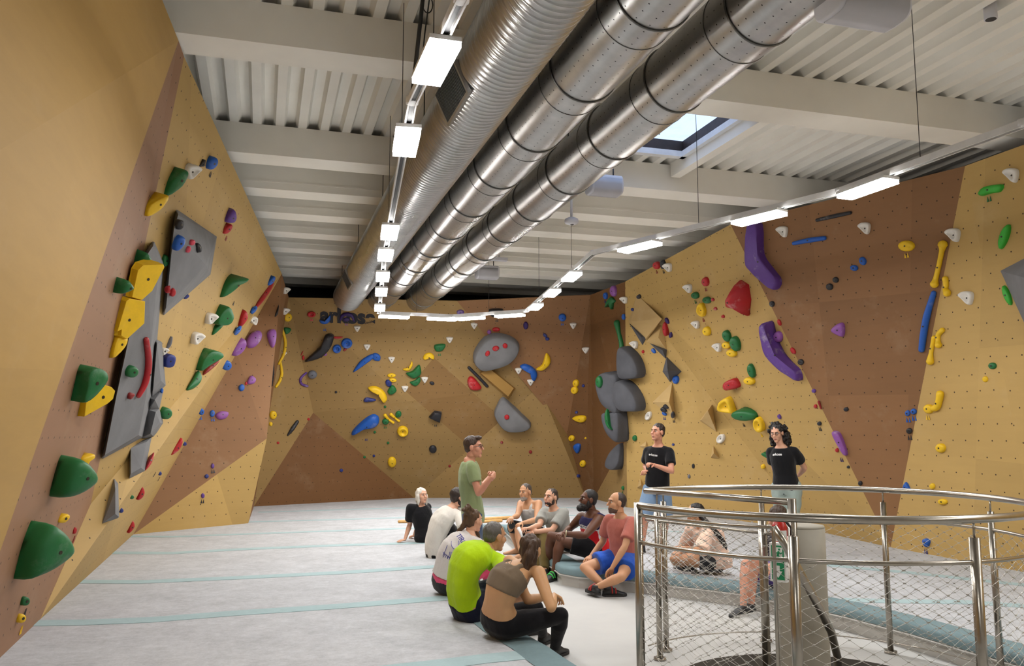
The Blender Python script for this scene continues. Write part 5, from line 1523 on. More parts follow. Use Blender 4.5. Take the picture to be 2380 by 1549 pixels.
def person(label, D, H, pel, neck, head, face, J, skin, shirt=None, pants=None, hair=None, beard=None, glasses=False, female=False, w=1.0, mid=None, side=None, neck_dd=0.0, mid_dd=0.0,
           hands=None, feet='shoe', ground=(MAT, MAT), shoe_mats=None, group=None, curl=(30, 30), palm=(None, None), lips=None, head_L=None, head_sc=1.0, face_up=0.0):
    """J: pixel joints {'shL': (x, y, sign), ...}; face: direction (right, up, away) in the camera's frame"""
    k = H / 1.75
    idx = NPEOPLE[0]; NPEOPLE[0] += 1
    q = {}
    q['pel'] = at(pel[0], pel[1], D)
    q['neck'] = at(neck[0], neck[1], D + neck_dd)
    hL = head_L or .108 * H
    fdir = (RGT * face[0] + Vector((0, 0, 1)) * face[1] + Vector((FWD.x, FWD.y, 0)).normalized() * face[2]).normalized()
    q['head'] = at(head[0], head[1], depth(q['neck']) + (head[2] if len(head) > 2 else 0.0))
    LEN = dict(sh=.099, el=.178, wr=.148, ha=.1, hi=.058, kn=.243, an=.24, to=.11)
    def chain(sd, items):
        for seg_, par in items:
            p = q[par] if par == 'neck' else q[par + sd]
            key = seg_ + sd
            if key in J:
                q[key] = solve(J[key][0], J[key][1], p, LEN[seg_] * H * (J[key][3] if len(J[key]) > 3 else 1.0), J[key][2])
            elif seg_ == 'ha': q[key] = p + (p - q['el' + sd]).normalized() * .1 * H
            elif seg_ == 'to': q[key] = p + Vector((fdir.x, fdir.y, 0)).normalized() * .11 * H
            g = ground['LR'.index(sd)]
            if g is not None and seg_ == 'an' and key in J: q[key] = atz(J[key][0], J[key][1], g + .075 * k)
            if g is not None and seg_ == 'to':
                if key in J: q[key] = atz(J[key][0], J[key][1], g + .02)
                q[key].z = g + .02
    for sd in 'LR': chain(sd, (('sh', 'neck'), ('el', 'sh'), ('wr', 'el'), ('ha', 'wr')))
    sideT = (q['shR'] - q['shL']).normalized()
    sb = side if side is not None else sideT
    sb = Vector((sb.x, sb.y, 0)).normalized()
    q['hiR'] = q['pel'] + sb * .088 * k; q['hiL'] = q['pel'] - sb * .088 * k
    for sd in 'LR':
        g = ground['LR'.index(sd)]
        if g is not None and 'an' + sd in J:                 # of the two knees that fit the photograph take the one that suits the shin
            ank = atz(J['an' + sd][0], J['an' + sd][1], g + .075 * k)
            cand = [solve(J['kn' + sd][0], J['kn' + sd][1], q['hi' + sd], LEN['kn'] * H, s_) for s_ in (-1, 1)]
            es = [abs((c - ank).length - LEN['an'] * H) for c in cand]
            J = dict(J); J['kn' + sd] = (J['kn' + sd][0], J['kn' + sd][1], -1 if es[0] < es[1] else 1)
        chain(sd, (('kn', 'hi'), ('an', 'kn'), ('to', 'an')))
    sideB = (q['hiR'] - q['hiL']).normalized()
    base_z = min(q['anL'].z, q['anR'].z) - .075 * k
    root = tag(empty('person', (q['pel'].x, q['pel'].y, max(0, base_z))), label, 'person', group)
    spts = [q['pel']] + ([at(mid[0], mid[1], D + mid_dd)] if mid else []) + [q['neck']]
    def torso(inf, t0, t1, smoothw=False, cut=False):
        tab = [r for r in TORSO if t0 <= r[0] <= t1]
        ts = [r[0] for r in tab]
        fr = spine_frame(spts, sideB, sideT, ts)
        rings = []
        for (t, rx, rf, rb), (p, tg, s, f) in zip(tab, fr):
            fx, ff = FEM.get(t, (1, 1)) if female else (1, 1)
            if smoothw and .1 < t < .45: rx = max(rx, .146)
            if smoothw and t < .1: rx, rf, rb = .152, .106, .118
            rings.append(ring_el(p, s, f, (rx * fx * k * w + inf), rf * ff * k * w + inf, rb * k * w + inf))
        return rings
    # body
    mb = MB()
    mb.loft(torso(0, -1, 2))
    fr1 = spine_frame(spts, sideB, sideT, [0.0, 1.0])
    for sd in 'LR':
        sh, el, wr = q['sh' + sd], q['el' + sd], q['wr' + sd]
        limb(mb, q['neck'].lerp(sh, .2) - fr1[1][1] * .03 * k, sh, [(0, .045 * k), (1, .05 * k * w)])
        limb(mb, sh, el, [(0, .054 * k * w), (.3, .05 * k * w), (.65, .044 * k * w), (1, .037 * k)])
        limb(mb, el, wr, [(0, .038 * k), (.25, .041 * k * w), (.7, .031 * k), (1, .024 * k)])
        hi, kn, an = q['hi' + sd], q['kn' + sd], q['an' + sd]
        lw = w * (1.05 if female else 1.0)
        limb(mb, hi, kn, [(0, .088 * k * lw), (.3, .084 * k * lw), (.7, .066 * k * lw), (1, .054 * k)])
        limb(mb, kn, an, [(0, .052 * k), (.28, .057 * k * lw), (.65, .043 * k), (1, .033 * k)])
    limb(mb, q['neck'] - fr1[1][1] * .04 * k, q['head'] - Vector((0, 0, .03 * k)) - fdir * .01, [(0, .062 * k), (.4, .054 * k * (.9 if female else 1)), (1, .056 * k * (.9 if female else 1))])
    body = to_mb(remesh(mb, .0105, 5))
    # head
    hs = k * head_sc * (.97 if female else 1.0)
    up0 = (q['head'] - q['neck']).normalized() * .35 + Vector((0, 0, 1))
    fy = fdir; fx = fy.cross(up0).normalized(); fz = fx.cross(fy).normalized()
    R3 = ellrot((fx, fy, fz)); hc = q['head']
    def hp(x, y, z): return hc + (fx * x + fy * y + fz * z) * hs
    hm = MB()
    def E3(m, c, r, seg=18, rg=12): m.ell(hp(*c), tuple(a * hs for a in r), R3, seg, rg)
    jw = .92 if female else 1.0
    E3(hm, (0, -.012, .035), (.075, .095, .085)); E3(hm, (0, .022, -.045), (.058 * jw, .07, .068)); E3(hm, (0, .066, -.094), (.026 * jw, .024, .022))
    for s in (-1, 1):
        E3(hm, (s * .036, .052, -.02), (.028, .032, .036)); E3(hm, (s * .078, -.006, .0), (.011, .024, .034), 10, 8)
    E3(hm, (0, .07, .036), (.05, .022, .018)); E3(hm, (0, .05, -.055), (.036, .044, .03))
    hm.tube([hp(0, .082, .024), hp(0, .099, -.002), hp(0, .108, -.02)], [.009 * hs, .011 * hs, .0145 * hs], 8, round_ends=True)
    hm.tube([hp(0, -.025, -.03), hp(0, -.03, -.1)], [.056 * hs, .054 * hs], 14)
    headm = to_mb(remesh(hm, .0058, 2))
    hnds = []
    for i, sd in enumerate('LR'):
        wr = q['wr' + sd]; d = (q['ha' + sd] - wr).normalized()
        pn = palm[i] if palm[i] is not None else (0, -1, 0)
        pv = RGT * pn[0] + Vector((0, 0, 1)) * pn[1] + Vector((FWD.x, FWD.y, 0)).normalized() * pn[2]
        hnds.append(hand_mesh(wr, d, pv, curl[i], k * (.92 if female else 1.0), side=(1 if sd == 'L' else -1)))
    parts = [body, headm] + hnds
    if feet == 'bare':
        for i, sd in enumerate('LR'):
            rings, heel, d, s = foot_rings(q['an' + sd], q['to' + sd], ground[i], k, .92)
            fm = MB().loft(rings)
            for j in range(5):
                tb = heel + d * (.225 * k) + s * ((j - 2) * .016 * k) + Vector((0, 0, .015 * k))
                fm.tube([tb, tb + d * ((.035 - .003 * abs(j - 1)) * k)], [.011 * k, .009 * k], 8, round_ends=True)
            parts.append(fm)
    obj('body', join(*parts), SKIN[skin], root)
    # face details
    for s in (-1, 1):
        e = MB(); E3(e, (s * .031, .074, .012), (.0135, .0115, .0066), 12, 8)
        eo = obj('eye', e, M_EYE, root)
        ir = MB(); E3(ir, (s * .031, .0815, .012), (.0062, .005, .0062), 10, 6); obj('iris', ir, M_IRIS, eo)
        if hair: 
            eb = MB().tube([hp(s * .014, .09, .03), hp(s * .032, .089, .036), hp(s * .05, .075, .03)], [.0035 * hs, .0042 * hs, .0025 * hs], 6, round_ends=True)
            obj('eyebrow', eb, hair['brow'] if 'brow' in hair else hair['mat'], root)
    lp = MB(); E3(lp, (0, .088, -.0585), (.021, .008, .0045), 12, 8); E3(lp, (0, .086, -.067), (.019, .0085, .0055), 12, 8)
    obj('lips', lp, lips or M_LIP, root)
    if hair:
        hh = MB()
        for it in hair['shape']:
            if it[0] == 'e': E3(hh, it[1], it[2])
            elif it[0] == 't': hh.tube([hp(*c) for c in it[1]], [r * hs for r in it[2]], 10, round_ends=True)
            elif it[0] == 'p':          # strands through photograph points, depth relative to the head
                pts = [at(x, y, depth(hc) + dd) for x, y, dd in it[1]]
                hh.tube(pts, it[2], 8, round_ends=True)
            elif it[0] == 'c':          # curls
                rnd = random.Random(it[3] if len(it) > 3 else 5)
                c, r = it[1], it[2]
                for _ in range(170):
                    v = Vector((rnd.gauss(0, 1), rnd.gauss(0, 1), rnd.gauss(0, 1))).normalized()
                    if v.y > .35 and v.z < .62: continue
                    rr = rnd.uniform(.85, 1.05)
                    E3(hh, (c[0] + v.x * r[0] * rr, c[1] + v.y * r[1] * rr, c[2] + v.z * r[2] * rr), (rnd.uniform(.014, .026),) * 3, 6, 5)
        hme = remesh(hh, .0065, hair.get('smooth', 2))
        ripple(hme, hair.get('amp', .006), hair.get('scale', 55), idx, (1, 1, .35))
        obj('hair', hme, hair['mat'], root)
    if beard:
        bb = MB()
        for it in beard['shape']: E3(bb, it[0], it[1])
        bme = remesh(bb, .0055, 2); ripple(bme, .004, 90, idx)
        obj('beard', bme, beard['mat'], root)
    if glasses:
        g = MB()
        for s in (-1, 1):
            g.tube([hp(s * (.033 + .021 * math.cos(a)), .098, .010 + .018 * math.sin(a)) for a in [2 * math.pi * i / 16 for i in range(16)]], .0022 * hs, 6, closed=True)
            g.tube([hp(s * .054, .096, .014), hp(s * .078, .02, .012), hp(s * .08, -.01, .008)], .0022 * hs, 6)
        g.tube([hp(-.012, .1, .012), hp(.012, .1, .012)], .0022 * hs, 6)
        obj('glasses', g, M_GLASSES, root)
    info = dict(root=root, q=q, k=k, spts=spts, sideB=sideB, sideT=sideT, torso=torso, hp=hp)
    # clothes
    if shirt:
        sm = MB()
        inf = shirt.get('inf', .02)
        lo, hi_ = shirt.get('t0', -.2), shirt.get('t1', .98)
        sm.loft(torso(inf, lo, hi_, shirt.get('loose', True)))
        if shirt.get('sleeve', .55) > 0:
            for sd in 'LR':
                sh, el = q['sh' + sd], q['el' + sd]
                sl = shirt['sleeve'] if 'sleeve' in shirt else .55
                limb(sm, q['neck'].lerp(sh, .3) - fr1[1][1] * .03 * k, sh, [(0, .04 * k + inf * .8), (1, .05 * k * w + inf * .6)])
                f = .005 * shirt.get('flare', 1.0)
                si = min(inf, .018)
                sm.tube([sh.lerp(el, -.08), sh, sh.lerp(el, sl * .5), sh.lerp(el, sl)], [.03 * k, .052 * k * w + si * .8, .049 * k * w + si + f, .046 * k * w + si + f * 1.8], 14)
        elif shirt.get('straps', True):
            ts = spine_frame(spts, sideB, sideT, [.72, .86, .985])
            for sd, sg in (('L', -1), ('R', 1)):
                off = .085 * k * shirt.get('strapw', 1.0)
                for fb in (1, -1):
                    pts = [p + s * (sg * off * (1.0 if i < 2 else .95)) + f * (fb * ((.096, .07, .0)[i]) * k * w) for i, (p, tg, s, f) in enumerate(ts)]
                    sm.tube(pts, [.022 * k + inf * .5] * 2 + [.018 * k + inf * .5], 10, round_ends=True)
        me = remesh(sm, .0105, 4)
        ripple(me, shirt.get('fold', .007), 11, idx + 3, (1, 1, .55))
        so = obj('shirt' if 'name' not in shirt else shirt['name'], me, shirt['mat'], root)
        info['shirt'] = so
        if 'zones' in shirt:
            ax = q['neck'] - q['pel']; L2 = ax.length_squared
            for m in shirt['zones'][1]: me.materials.append(m)
            fn = shirt['zones'][0]
            fr_ = spine_frame(spts, sideB, sideT, [.7])[0]
            for pl in me.polygons:
                c = pl.center
                pl.material_index = fn((c - q['pel']).dot(ax) / L2, (c - fr_[0]).dot(fr_[2]) / k, (c - fr_[0]).dot(fr_[3]) / k)
    if pants:
        pm = MB()
        inf = pants.get('inf', .014)
        pm.loft(torso(inf, -.2, pants.get('top', .1), True) if pants.get('loose', True) else torso(inf, -.2, pants.get('top', .1)))
        for sd in 'LR':
            hi, kn, an = q['hi' + sd], q['kn' + sd], q['an' + sd]
            lw = w * (1.05 if female else 1.0)
            L = pants['len']; fl = pants.get('flare', 0)
            if L <= 1:
                pm.tube([hi.lerp(kn, -.12), hi, hi.lerp(kn, L * .5), hi.lerp(kn, L)], [.05 * k, .09 * k * lw + inf, .084 * k * lw + inf + fl * .5, .074 * k * lw + inf + fl], 16)
            else:
                limb(pm, hi, kn, [(0, .09 * k * lw + inf), (.3, .085 * k * lw + inf), (.7, .067 * k * lw + inf + fl), (1, .055 * k + inf + fl)])
                e = kn.lerp(an, L - 1)
                pm.tube([kn, kn.lerp(e, .28), kn.lerp(e, .65), e], [.054 * k + inf + fl, .058 * k * lw + inf + fl, .046 * k + inf + fl, .036 * k + inf + fl], 16)
                pm.ell(kn, (.055 * k + inf + fl,) * 3, None, 14, 10)
        me = remesh(pm, .0105, 4)
        ripple(me, pants.get('fold', .005), 12, idx + 5)
        po = obj(pants.get('name', 'trousers'), me, pants['mat'], root)
        info['pants'] = po
        if 'zones' in pants:
            ax = q['neck'] - q['pel']; L2 = ax.length_squared
            fr_ = spine_frame(spts, sideB, sideT, [0.0])[0]
            for m in pants['zones'][1]: me.materials.append(m)
            for pl in me.polygons:
                c = pl.center
                pl.material_index = pants['zones'][0]((c - q['pel']).dot(ax) / L2, (c - fr_[0]).dot(fr_[2]) / k, (c - fr_[0]).dot(fr_[3]) / k)
    if feet == 'shoe':
        sm_ = shoe_mats or (M_SHOE, M_SOLE, None)
        for i, sd in enumerate('LR'): shoe(root, q['an' + sd], q['to' + sd], ground[i] if ground[i] is not None else q['an' + sd].z - .075 * k, k, *sm_)
    return info
def on_shirt(info, px, py, which='shirt'):
    me = info[which].data
    bv = BVHTree.FromPolygons([v.co for v in me.vertices], [tuple(p.vertices) for p in me.polygons])
    loc, n, i, d = bv.ray_cast(CAM, ray(px, py).normalized())
    return loc, n
def shirt_text(info, text, px, py, width, mat, right_px, name='chest_print', bold=.02):
    loc, n = on_shirt(info, px, py)
    if loc is None: return
    r2, n2 = on_shirt(info, px + right_px[0], py + right_px[1])
    l2, n3 = on_shirt(info, px - right_px[0], py - right_px[1])
    rt = ((r2 or loc) - (l2 or loc))
    nn = (n + (n2 or n) + (n3 or n)).normalized()
    if rt.length < 1e-4: rt = RGT
    t = lettering(text, name, 1.0, mat, bold=bold, depth_=.004)
    # wrap the letters onto the cloth
    place_text(t, loc + nn * .02, nn, width, rt)
    me = info['shirt'].data
    bv = BVHTree.FromPolygons([v.co for v in me.vertices], [tuple(p.vertices) for p in me.polygons])
    for v in t.data.vertices:
        h, hn, i, d = bv.find_nearest(v.co)
        if h is not None: v.co = h + hn * .004
    child(t, info['root'])
M_SHOE = plain('shoe_black', lin(30, 30, 32), .5); M_SOLE = plain('sole_dark', lin(40, 38, 38), .7); M_SOLEW = plain('sole_white', lin(226, 224, 222), .6)
M_STRAPR = plain('strap_red', lin(176, 40, 36), .6); M_STRAPG = plain('strap_green', lin(70, 205, 90), .6)
M_INK = plain('print_white', lin(232, 232, 232), .7, var=.01); M_INKB = plain('print_blue', lin(64, 66, 150), .8, var=.05)
B = fabric('cloth_black', lin(22, 22, 25)); BR = hairmat('hair_brown', lin(58, 40, 28)); DK = hairmat('hair_black', lin(20, 17, 17)); DB = hairmat('hair_dark_brown', lin(44, 32, 26))
SHORT = [('e', (0, -.025, .05), (.083, .098, .085)), ('e', (0, -.055, .0), (.073, .058, .065))]
CROP = [('e', (0, -.022, .044), (.079, .094, .083)), ('e', (0, -.052, .005), (.071, .056, .062))]
GRP_F, GRP_S = 'people sitting around the edge of the pit', 'people standing and talking'

# woman with white hair, leaning back on her hands
person('white-haired woman in black leaning back on her hands on the mat', 12.25, 1.66, (990, 1249), (976, 1176), (981, 1154, -.02), (.55, .12, -.75),
       {'shR': (953, 1181, -1), 'shL': (993, 1179, 1), 'elR': (953, 1219, 1), 'wrR': (941, 1255, -1), 'haR': (922, 1259, -1), 'elL': (975, 1215, 1), 'wrL': (962, 1246, 1), 'haL': (953, 1248, 1),
        'knR': (1034, 1228, -1), 'knL': (1040, 1222, 1), 'anR': (1068, 1252, 1), 'anL': (1072, 1246, 1)}, 'fair',
       dict(mat=B, sleeve=.72, inf=.026, flare=1.6), dict(mat=B, len=1.9, inf=.02), dict(mat=hairmat('hair_white', lin(214, 208, 198)), brow=hairmat('brow_grey', lin(150, 130, 115)), amp=.012, scale=40,
       shape=[('e', (0, -.03, .055), (.088, .1, .085)), ('e', (.068, -.02, -.02), (.032, .055, .075)), ('e', (-.068, -.02, -.02), (.032, .055, .075)), ('e', (0, -.07, -.05), (.08, .05, .09)), ('t', [(.07, .01, -.06), (.075, .0, -.13)], [.022, .012]), ('t', [(-.07, .01, -.06), (-.075, .0, -.13)], [.022, .012])]),
       female=True, group=GRP_F, neck_dd=.05, curl=(8, 8), palm=((0, -1, 0), (0, -1, 0)))
P1 = None
# man in a white T-shirt seen from behind
person('dark-haired bearded man in a white T-shirt sitting behind the standing man', 10.76, 1.78, (1012, 1281), (1052, 1181), (1066, 1158, .03), (.82, -.05, .5),
       {'shR': (1068, 1200, -1), 'shL': (1056, 1178, 1), 'elR': (1082, 1238, -1), 'wrR': (1112, 1245, 1), 'elL': (1095, 1225, 1), 'wrL': (1120, 1240, 1), 'knR': (1082, 1252, -1), 'knL': (1095, 1245, 1), 'anR': (1112, 1318, 1), 'anL': (1122, 1310, 1)}, 'fair',
       dict(mat=fabric('cloth_white', lin(222, 217, 208)), sleeve=.75, inf=.02, flare=1.8, fold=.012), dict(mat=B, len=.95, inf=.02), dict(mat=DB, shape=SHORT), dict(mat=DB, shape=[((0, .03, -.066), (.058, .068, .056)), ((.045, .0, -.04), (.028, .04, .05)), ((-.045, .0, -.04), (.028, .04, .05))]),
       mid=(1018, 1232), mid_dd=-.02, neck_dd=.05, ground=(0, 0), group=GRP_F)
# standing man in a sage green T-shirt, hands together
person('standing man in a sage green T-shirt with glasses, hands clasped', 9.75, 1.78, (1098, 1196), (1090, 1070), (1101, 1041, -.01), (.97, .03, -.2),
       {'shR': (1096, 1085, -1), 'shL': (1088, 1083, 1), 'elR': (1112, 1147, -1), 'wrR': (1143, 1110, -1), 'haR': (1157, 1099, 1), 'elL': (1120, 1135, 1), 'wrL': (1139, 1108, 1), 'haL': (1146, 1092, -1),
        'knR': (1108, 1276, -1), 'knL': (1102, 1276, 1), 'anR': (1104, 1362, 1), 'anL': (1102, 1352, 1)}, 'rosy',
       dict(mat=fabric('cloth_sage', lin(134, 148, 106)), sleeve=.6, inf=.02, fold=.009), dict(mat=fabric('denim', lin(66, 84, 112)), len=1.95, inf=.02), dict(mat=BR, shape=[('e', (0, -.025, .052), (.083, .098, .088)), ('e', (0, -.05, .0), (.075, .058, .065)), ('e', (0, .05, .108), (.05, .05, .028))]),
       None, True, neck_dd=0, ground=(0, 0), group=GRP_S, curl=(55, 50), palm=((-.4, -.5, -.6), (-.4, .2, .8)), side=RGT * 0 - Vector((FWD.x, FWD.y, 0)))
# young woman with a bun and a printed white T-shirt
M_TEE2 = fabric('cloth_offwhite', lin(218, 212, 210))
g4 = person('woman with a messy bun in a white T-shirt with blue back print', 8.27, 1.66, (1036, 1358), (1094, 1244), (1101, 1211, .04), (.72, -.08, .62),
       {'shR': (1113, 1266, -1), 'shL': (1074, 1240, 1), 'elR': (1140, 1310, -1), 'wrR': (1170, 1318, 1), 'elL': (1128, 1285, 1), 'wrL': (1165, 1305, 1), 'knR': (1126, 1326, -1), 'knL': (1140, 1310, 1), 'anR': (1168, 1398, 1), 'anL': (1178, 1385, 1)}, 'fair',
       dict(mat=M_TEE2, sleeve=.75, inf=.018, flare=1.7, fold=.01, t0=.1), dict(mat=fabric('leggings_charcoal', lin(52, 50, 54)), len=1.9, inf=.006, loose=False, top=.2, fold=.003, name='leggings',
            zones=(lambda t, s, f: 1 if t > -.02 + abs(s) * .5 else 0, [fabric('waistband_pink', lin(232, 84, 124))])),
       dict(mat=hairmat('hair_bun_brown', lin(84, 60, 38)), amp=.01, scale=45, shape=[('e', (0, -.028, .045), (.084, .1, .088)), ('e', (0, -.055, -.01), (.075, .058, .07)), ('p', [(1092, 1196, -.08), (1080, 1186, -.1), (1088, 1178, -.08), (1096, 1186, -.06)], [.026, .034, .034, .026]),
            ('p', [(1086, 1205, -.06), (1072, 1230, -.06), (1058, 1252, -.05), (1046, 1270, -.03)], [.03, .026, .022, .01]), ('p', [(1108, 1235, .06), (1114, 1255, .08), (1116, 1268, .08)], [.02, .018, .008])]),
       female=True, mid=(1047, 1296), mid_dd=-.03, neck_dd=.06, ground=(0, 0), group=GRP_F)
shirt_text(g4, 'TIRL', 1071, 1253, .16, M_INKB, (6, 8), 'back_print', .01)
# blue line drawing on her back
ink = MB()
rnd = random.Random(3)
me_ = g4['shirt'].data
bv_ = BVHTree.FromPolygons([v.co for v in me_.vertices], [tuple(p.vertices) for p in me_.polygons])
def ink_line(pts):
    P = []
    for x, y in pts:
        l, n, i, d = bv_.ray_cast(CAM, ray(x, y).normalized())
        if l is not None: P.append(l + n * .004)
    if len(P) > 1: ink.tube(P, .0028, 5)
for a in range(7):
    t0 = a * .5
    ink_line([(1058 + 9 * math.cos(t0 + .25 * i), 1264 + 13 * math.sin(t0 + .25 * i)) for i in range(-2, 3)])
    ink_line([(1046 + a * 3.2, 1283 + a * .5), (1044 + a * 3.6, 1292), (1040 + a * 4.0, 1300 + (a % 3) * 2)])
for a in range(5):
    ink_line([(1030 + a * 4, 1284 + a * 3), (1034 + a * 3.5, 1290 + a * 2), (1030 + a * 5, 1296 + a)])
ink_line([(1040, 1268), (1036, 1280), (1030, 1292)]); ink_line([(1052, 1290), (1056, 1298), (1050, 1303)])
obj('back_drawing', ink, M_INKB, g4['root'])
# man in a lime green shirt
person('grey-haired man in a bright lime T-shirt, chin on his hand', 7.16, 1.80, (1084, 1404), (1134, 1277), (1150, 1249, .03), (.8, -.12, .55),
       {'shR': (1160, 1304, -1), 'shL': (1114, 1273, 1), 'elR': (1186, 1350, -1), 'wrR': (1168, 1302, 1), 'haR': (1163, 1288, 1), 'elL': (1178, 1340, 1), 'wrL': (1195, 1330, 1), 'knR': (1184, 1376, -1), 'knL': (1200, 1356, 1), 'anR': (1215, 1458, 1), 'anL': (1228, 1440, 1)}, 'tan',
       dict(mat=fabric('cloth_lime', lin(178, 214, 18)), sleeve=.62, inf=.016, flare=1.6, fold=.01), dict(mat=fabric('cloth_navy', lin(24, 28, 48)), len=.9, inf=.022, flare=.012, name='shorts'), dict(mat=hairmat('hair_grey', lin(92, 88, 84)), shape=CROP), None,
       mid=(1080, 1322), mid_dd=-.05, neck_dd=.08, ground=(0, 0), group=GRP_F, curl=(70, 40), w=1.0)
# woman in a taupe sports top, nearest
M_TAUPE = fabric('cloth_taupe', lin(118, 102, 84), wr=.2); M_LEG = fabric('leggings_black', lin(24, 23, 27), wr=.25)
g6 = person('brown-haired woman in a taupe sports top and black leggings, nearest the camera', 6.5, 1.72, (1166, 1450), (1222, 1316), (1234, 1279, .03), (.45, -.12, .85),
       {'shR': (1252, 1332, -1), 'shL': (1184, 1306, 1), 'elR': (1281, 1414, -1), 'wrR': (1288, 1384, 1), 'haR': (1308, 1396, 1), 'elL': (1226, 1396, 1), 'wrL': (1280, 1386, 1), 'haL': (1303, 1390, 1),
        'knR': (1304, 1430, -1), 'knL': (1246, 1412, 1), 'anR': (1290, 1508, 1), 'anL': (1262, 1478, 1)}, 'gold',
       dict(mat=M_TAUPE, sleeve=0, inf=.008, t0=.47, t1=.83, loose=False, fold=.002, name='sports_top', strapw=.9), dict(mat=M_LEG, len=1.97, inf=.006, loose=False, top=.2, fold=.002, name='leggings'),
       dict(mat=hairmat('hair_chestnut', lin(70, 48, 32)), amp=.01, scale=45, shape=[('e', (0, -.028, .045), (.085, .1, .088)), ('e', (0, -.06, -.01), (.076, .058, .075)),
            ('p', [(1240, 1262, -.12), (1232, 1290, -.15), (1222, 1320, -.15), (1212, 1345, -.13), (1206, 1372, -.1)], [.03, .042, .04, .03, .01]), ('p', [(1232, 1285, -.13), (1212, 1312, -.1), (1194, 1324, -.05)], [.03, .024, .008]), ('p', [(1244, 1285, -.1), (1240, 1315, -.12), (1226, 1350, -.12)], [.028, .026, .01])]),
       female=True, mid=(1166, 1374), mid_dd=-.06, neck_dd=.1, ground=(0, 0), group=GRP_F, curl=(45, 45), shoe_mats=(M_SHOE, M_SOLE, None), w=1.04)
# crossing thin straps on her back
st = MB(); me_ = g6['shirt'].data
bvb = BVHTree.FromPolygons([v.co for v in me_.vertices], [tuple(p.vertices) for p in me_.polygons])
bodyo = [o for o in g6['root'].children if o.name.startswith('body')][0].data
bvk = BVHTree.FromPolygons([v.co for v in bodyo.vertices], [tuple(p.vertices) for p in bodyo.polygons])
def strapline(pts):
    P = []
    for x, y in pts:
        l, n, i, d = bvk.ray_cast(CAM, ray(x, y).normalized())
        if l is not None: P.append(l + n * .006)
    if len(P) > 1: st.tube(P, .0035, 6)
strapline([(1190, 1304), (1184, 1318), (1176, 1332), (1170, 1342)]); strapline([(1180, 1310), (1190, 1322), (1200, 1332)]); strapline([(1172, 1322), (1182, 1330), (1192, 1340)])
obj('back_strap', st, M_TAUPE, g6['root'])
# man in a grey tank top with a grey beard
person('barefoot man with a grey beard in a pale grey tank top', 12.5, 1.80, (1242, 1236), (1230, 1167), (1221, 1145, -.03), (-.6, -.05, -.75),
       {'shR': (1211, 1171, 1), 'shL': (1252, 1171, -1), 'elR': (1203, 1200, -1), 'wrR': (1190, 1204, -1), 'haR': (1184, 1211, -1), 'elL': (1247, 1209, -1), 'wrL': (1212, 1217, -1), 'haL': (1195, 1224, -1),
        'knR': (1188, 1224, 1), 'knL': (1204, 1232, -1), 'anR': (1203, 1276, 1), 'anL': (1212, 1290, 1), 'toR': (1180, 1286, -1), 'toL': (1192, 1300, -1)}, 'tan',
       dict(mat=fabric('cloth_pale_grey', lin(186, 184, 182)), sleeve=0, inf=.012, t1=.82, fold=.005, name='tank_top'), dict(mat=B, len=.97, inf=.016, name='shorts'), dict(mat=hairmat('hair_pepper', lin(70, 60, 54)), brow=BR, shape=CROP),
       dict(mat=hairmat('beard_grey', lin(150, 142, 134)), shape=[((0, .034, -.07), (.052, .062, .05)), ((0, .07, -.098), (.03, .028, .026))]), ground=(0, 0), feet='bare', group=GRP_F, curl=(50, 35), w=1.05)
# man in a grey T-shirt with tied-back hair
person('dark-bearded man in a grey T-shirt with tied-back hair, holding a paper roll', 11.2, 1.78, (1307, 1260), (1287, 1184), (1280, 1158, -.03), (-.62, .12, -.72),
       {'shR': (1264, 1190, 1), 'shL': (1311, 1192, -1), 'elR': (1254, 1222, -1), 'wrR': (1229, 1229, -1), 'haR': (1210, 1228, -1), 'elL': (1283, 1234, -1), 'wrL': (1237, 1237, -1), 'haL': (1217, 1242, -1),
        'knR': (1252, 1248, 1), 'knL': (1264, 1250, -1), 'anR': (1256, 1322, 1), 'anL': (1266, 1328, 1), 'toR': (1240, 1332, -1), 'toL': (1250, 1336, -1)}, 'fair',
       dict(mat=fabric('cloth_grey', lin(156, 156, 150)), sleeve=.72, inf=.018, flare=1.5, fold=.01), dict(mat=fabric('cloth_olive', lin(104, 88, 48)), len=1.95, inf=.022), dict(mat=DB, shape=CROP + [('e', (0, -.12, .01), (.03, .03, .035)), ('t', [(0, -.11, .0), (.0, -.12, -.07)], [.02, .012])]),
       dict(mat=DB, shape=[((0, .034, -.07), (.05, .06, .046)), ((.04, .01, -.05), (.026, .04, .04)), ((-.04, .01, -.05), (.026, .04, .04))]), ground=(0, 0), group=GRP_F, curl=(45, 45))
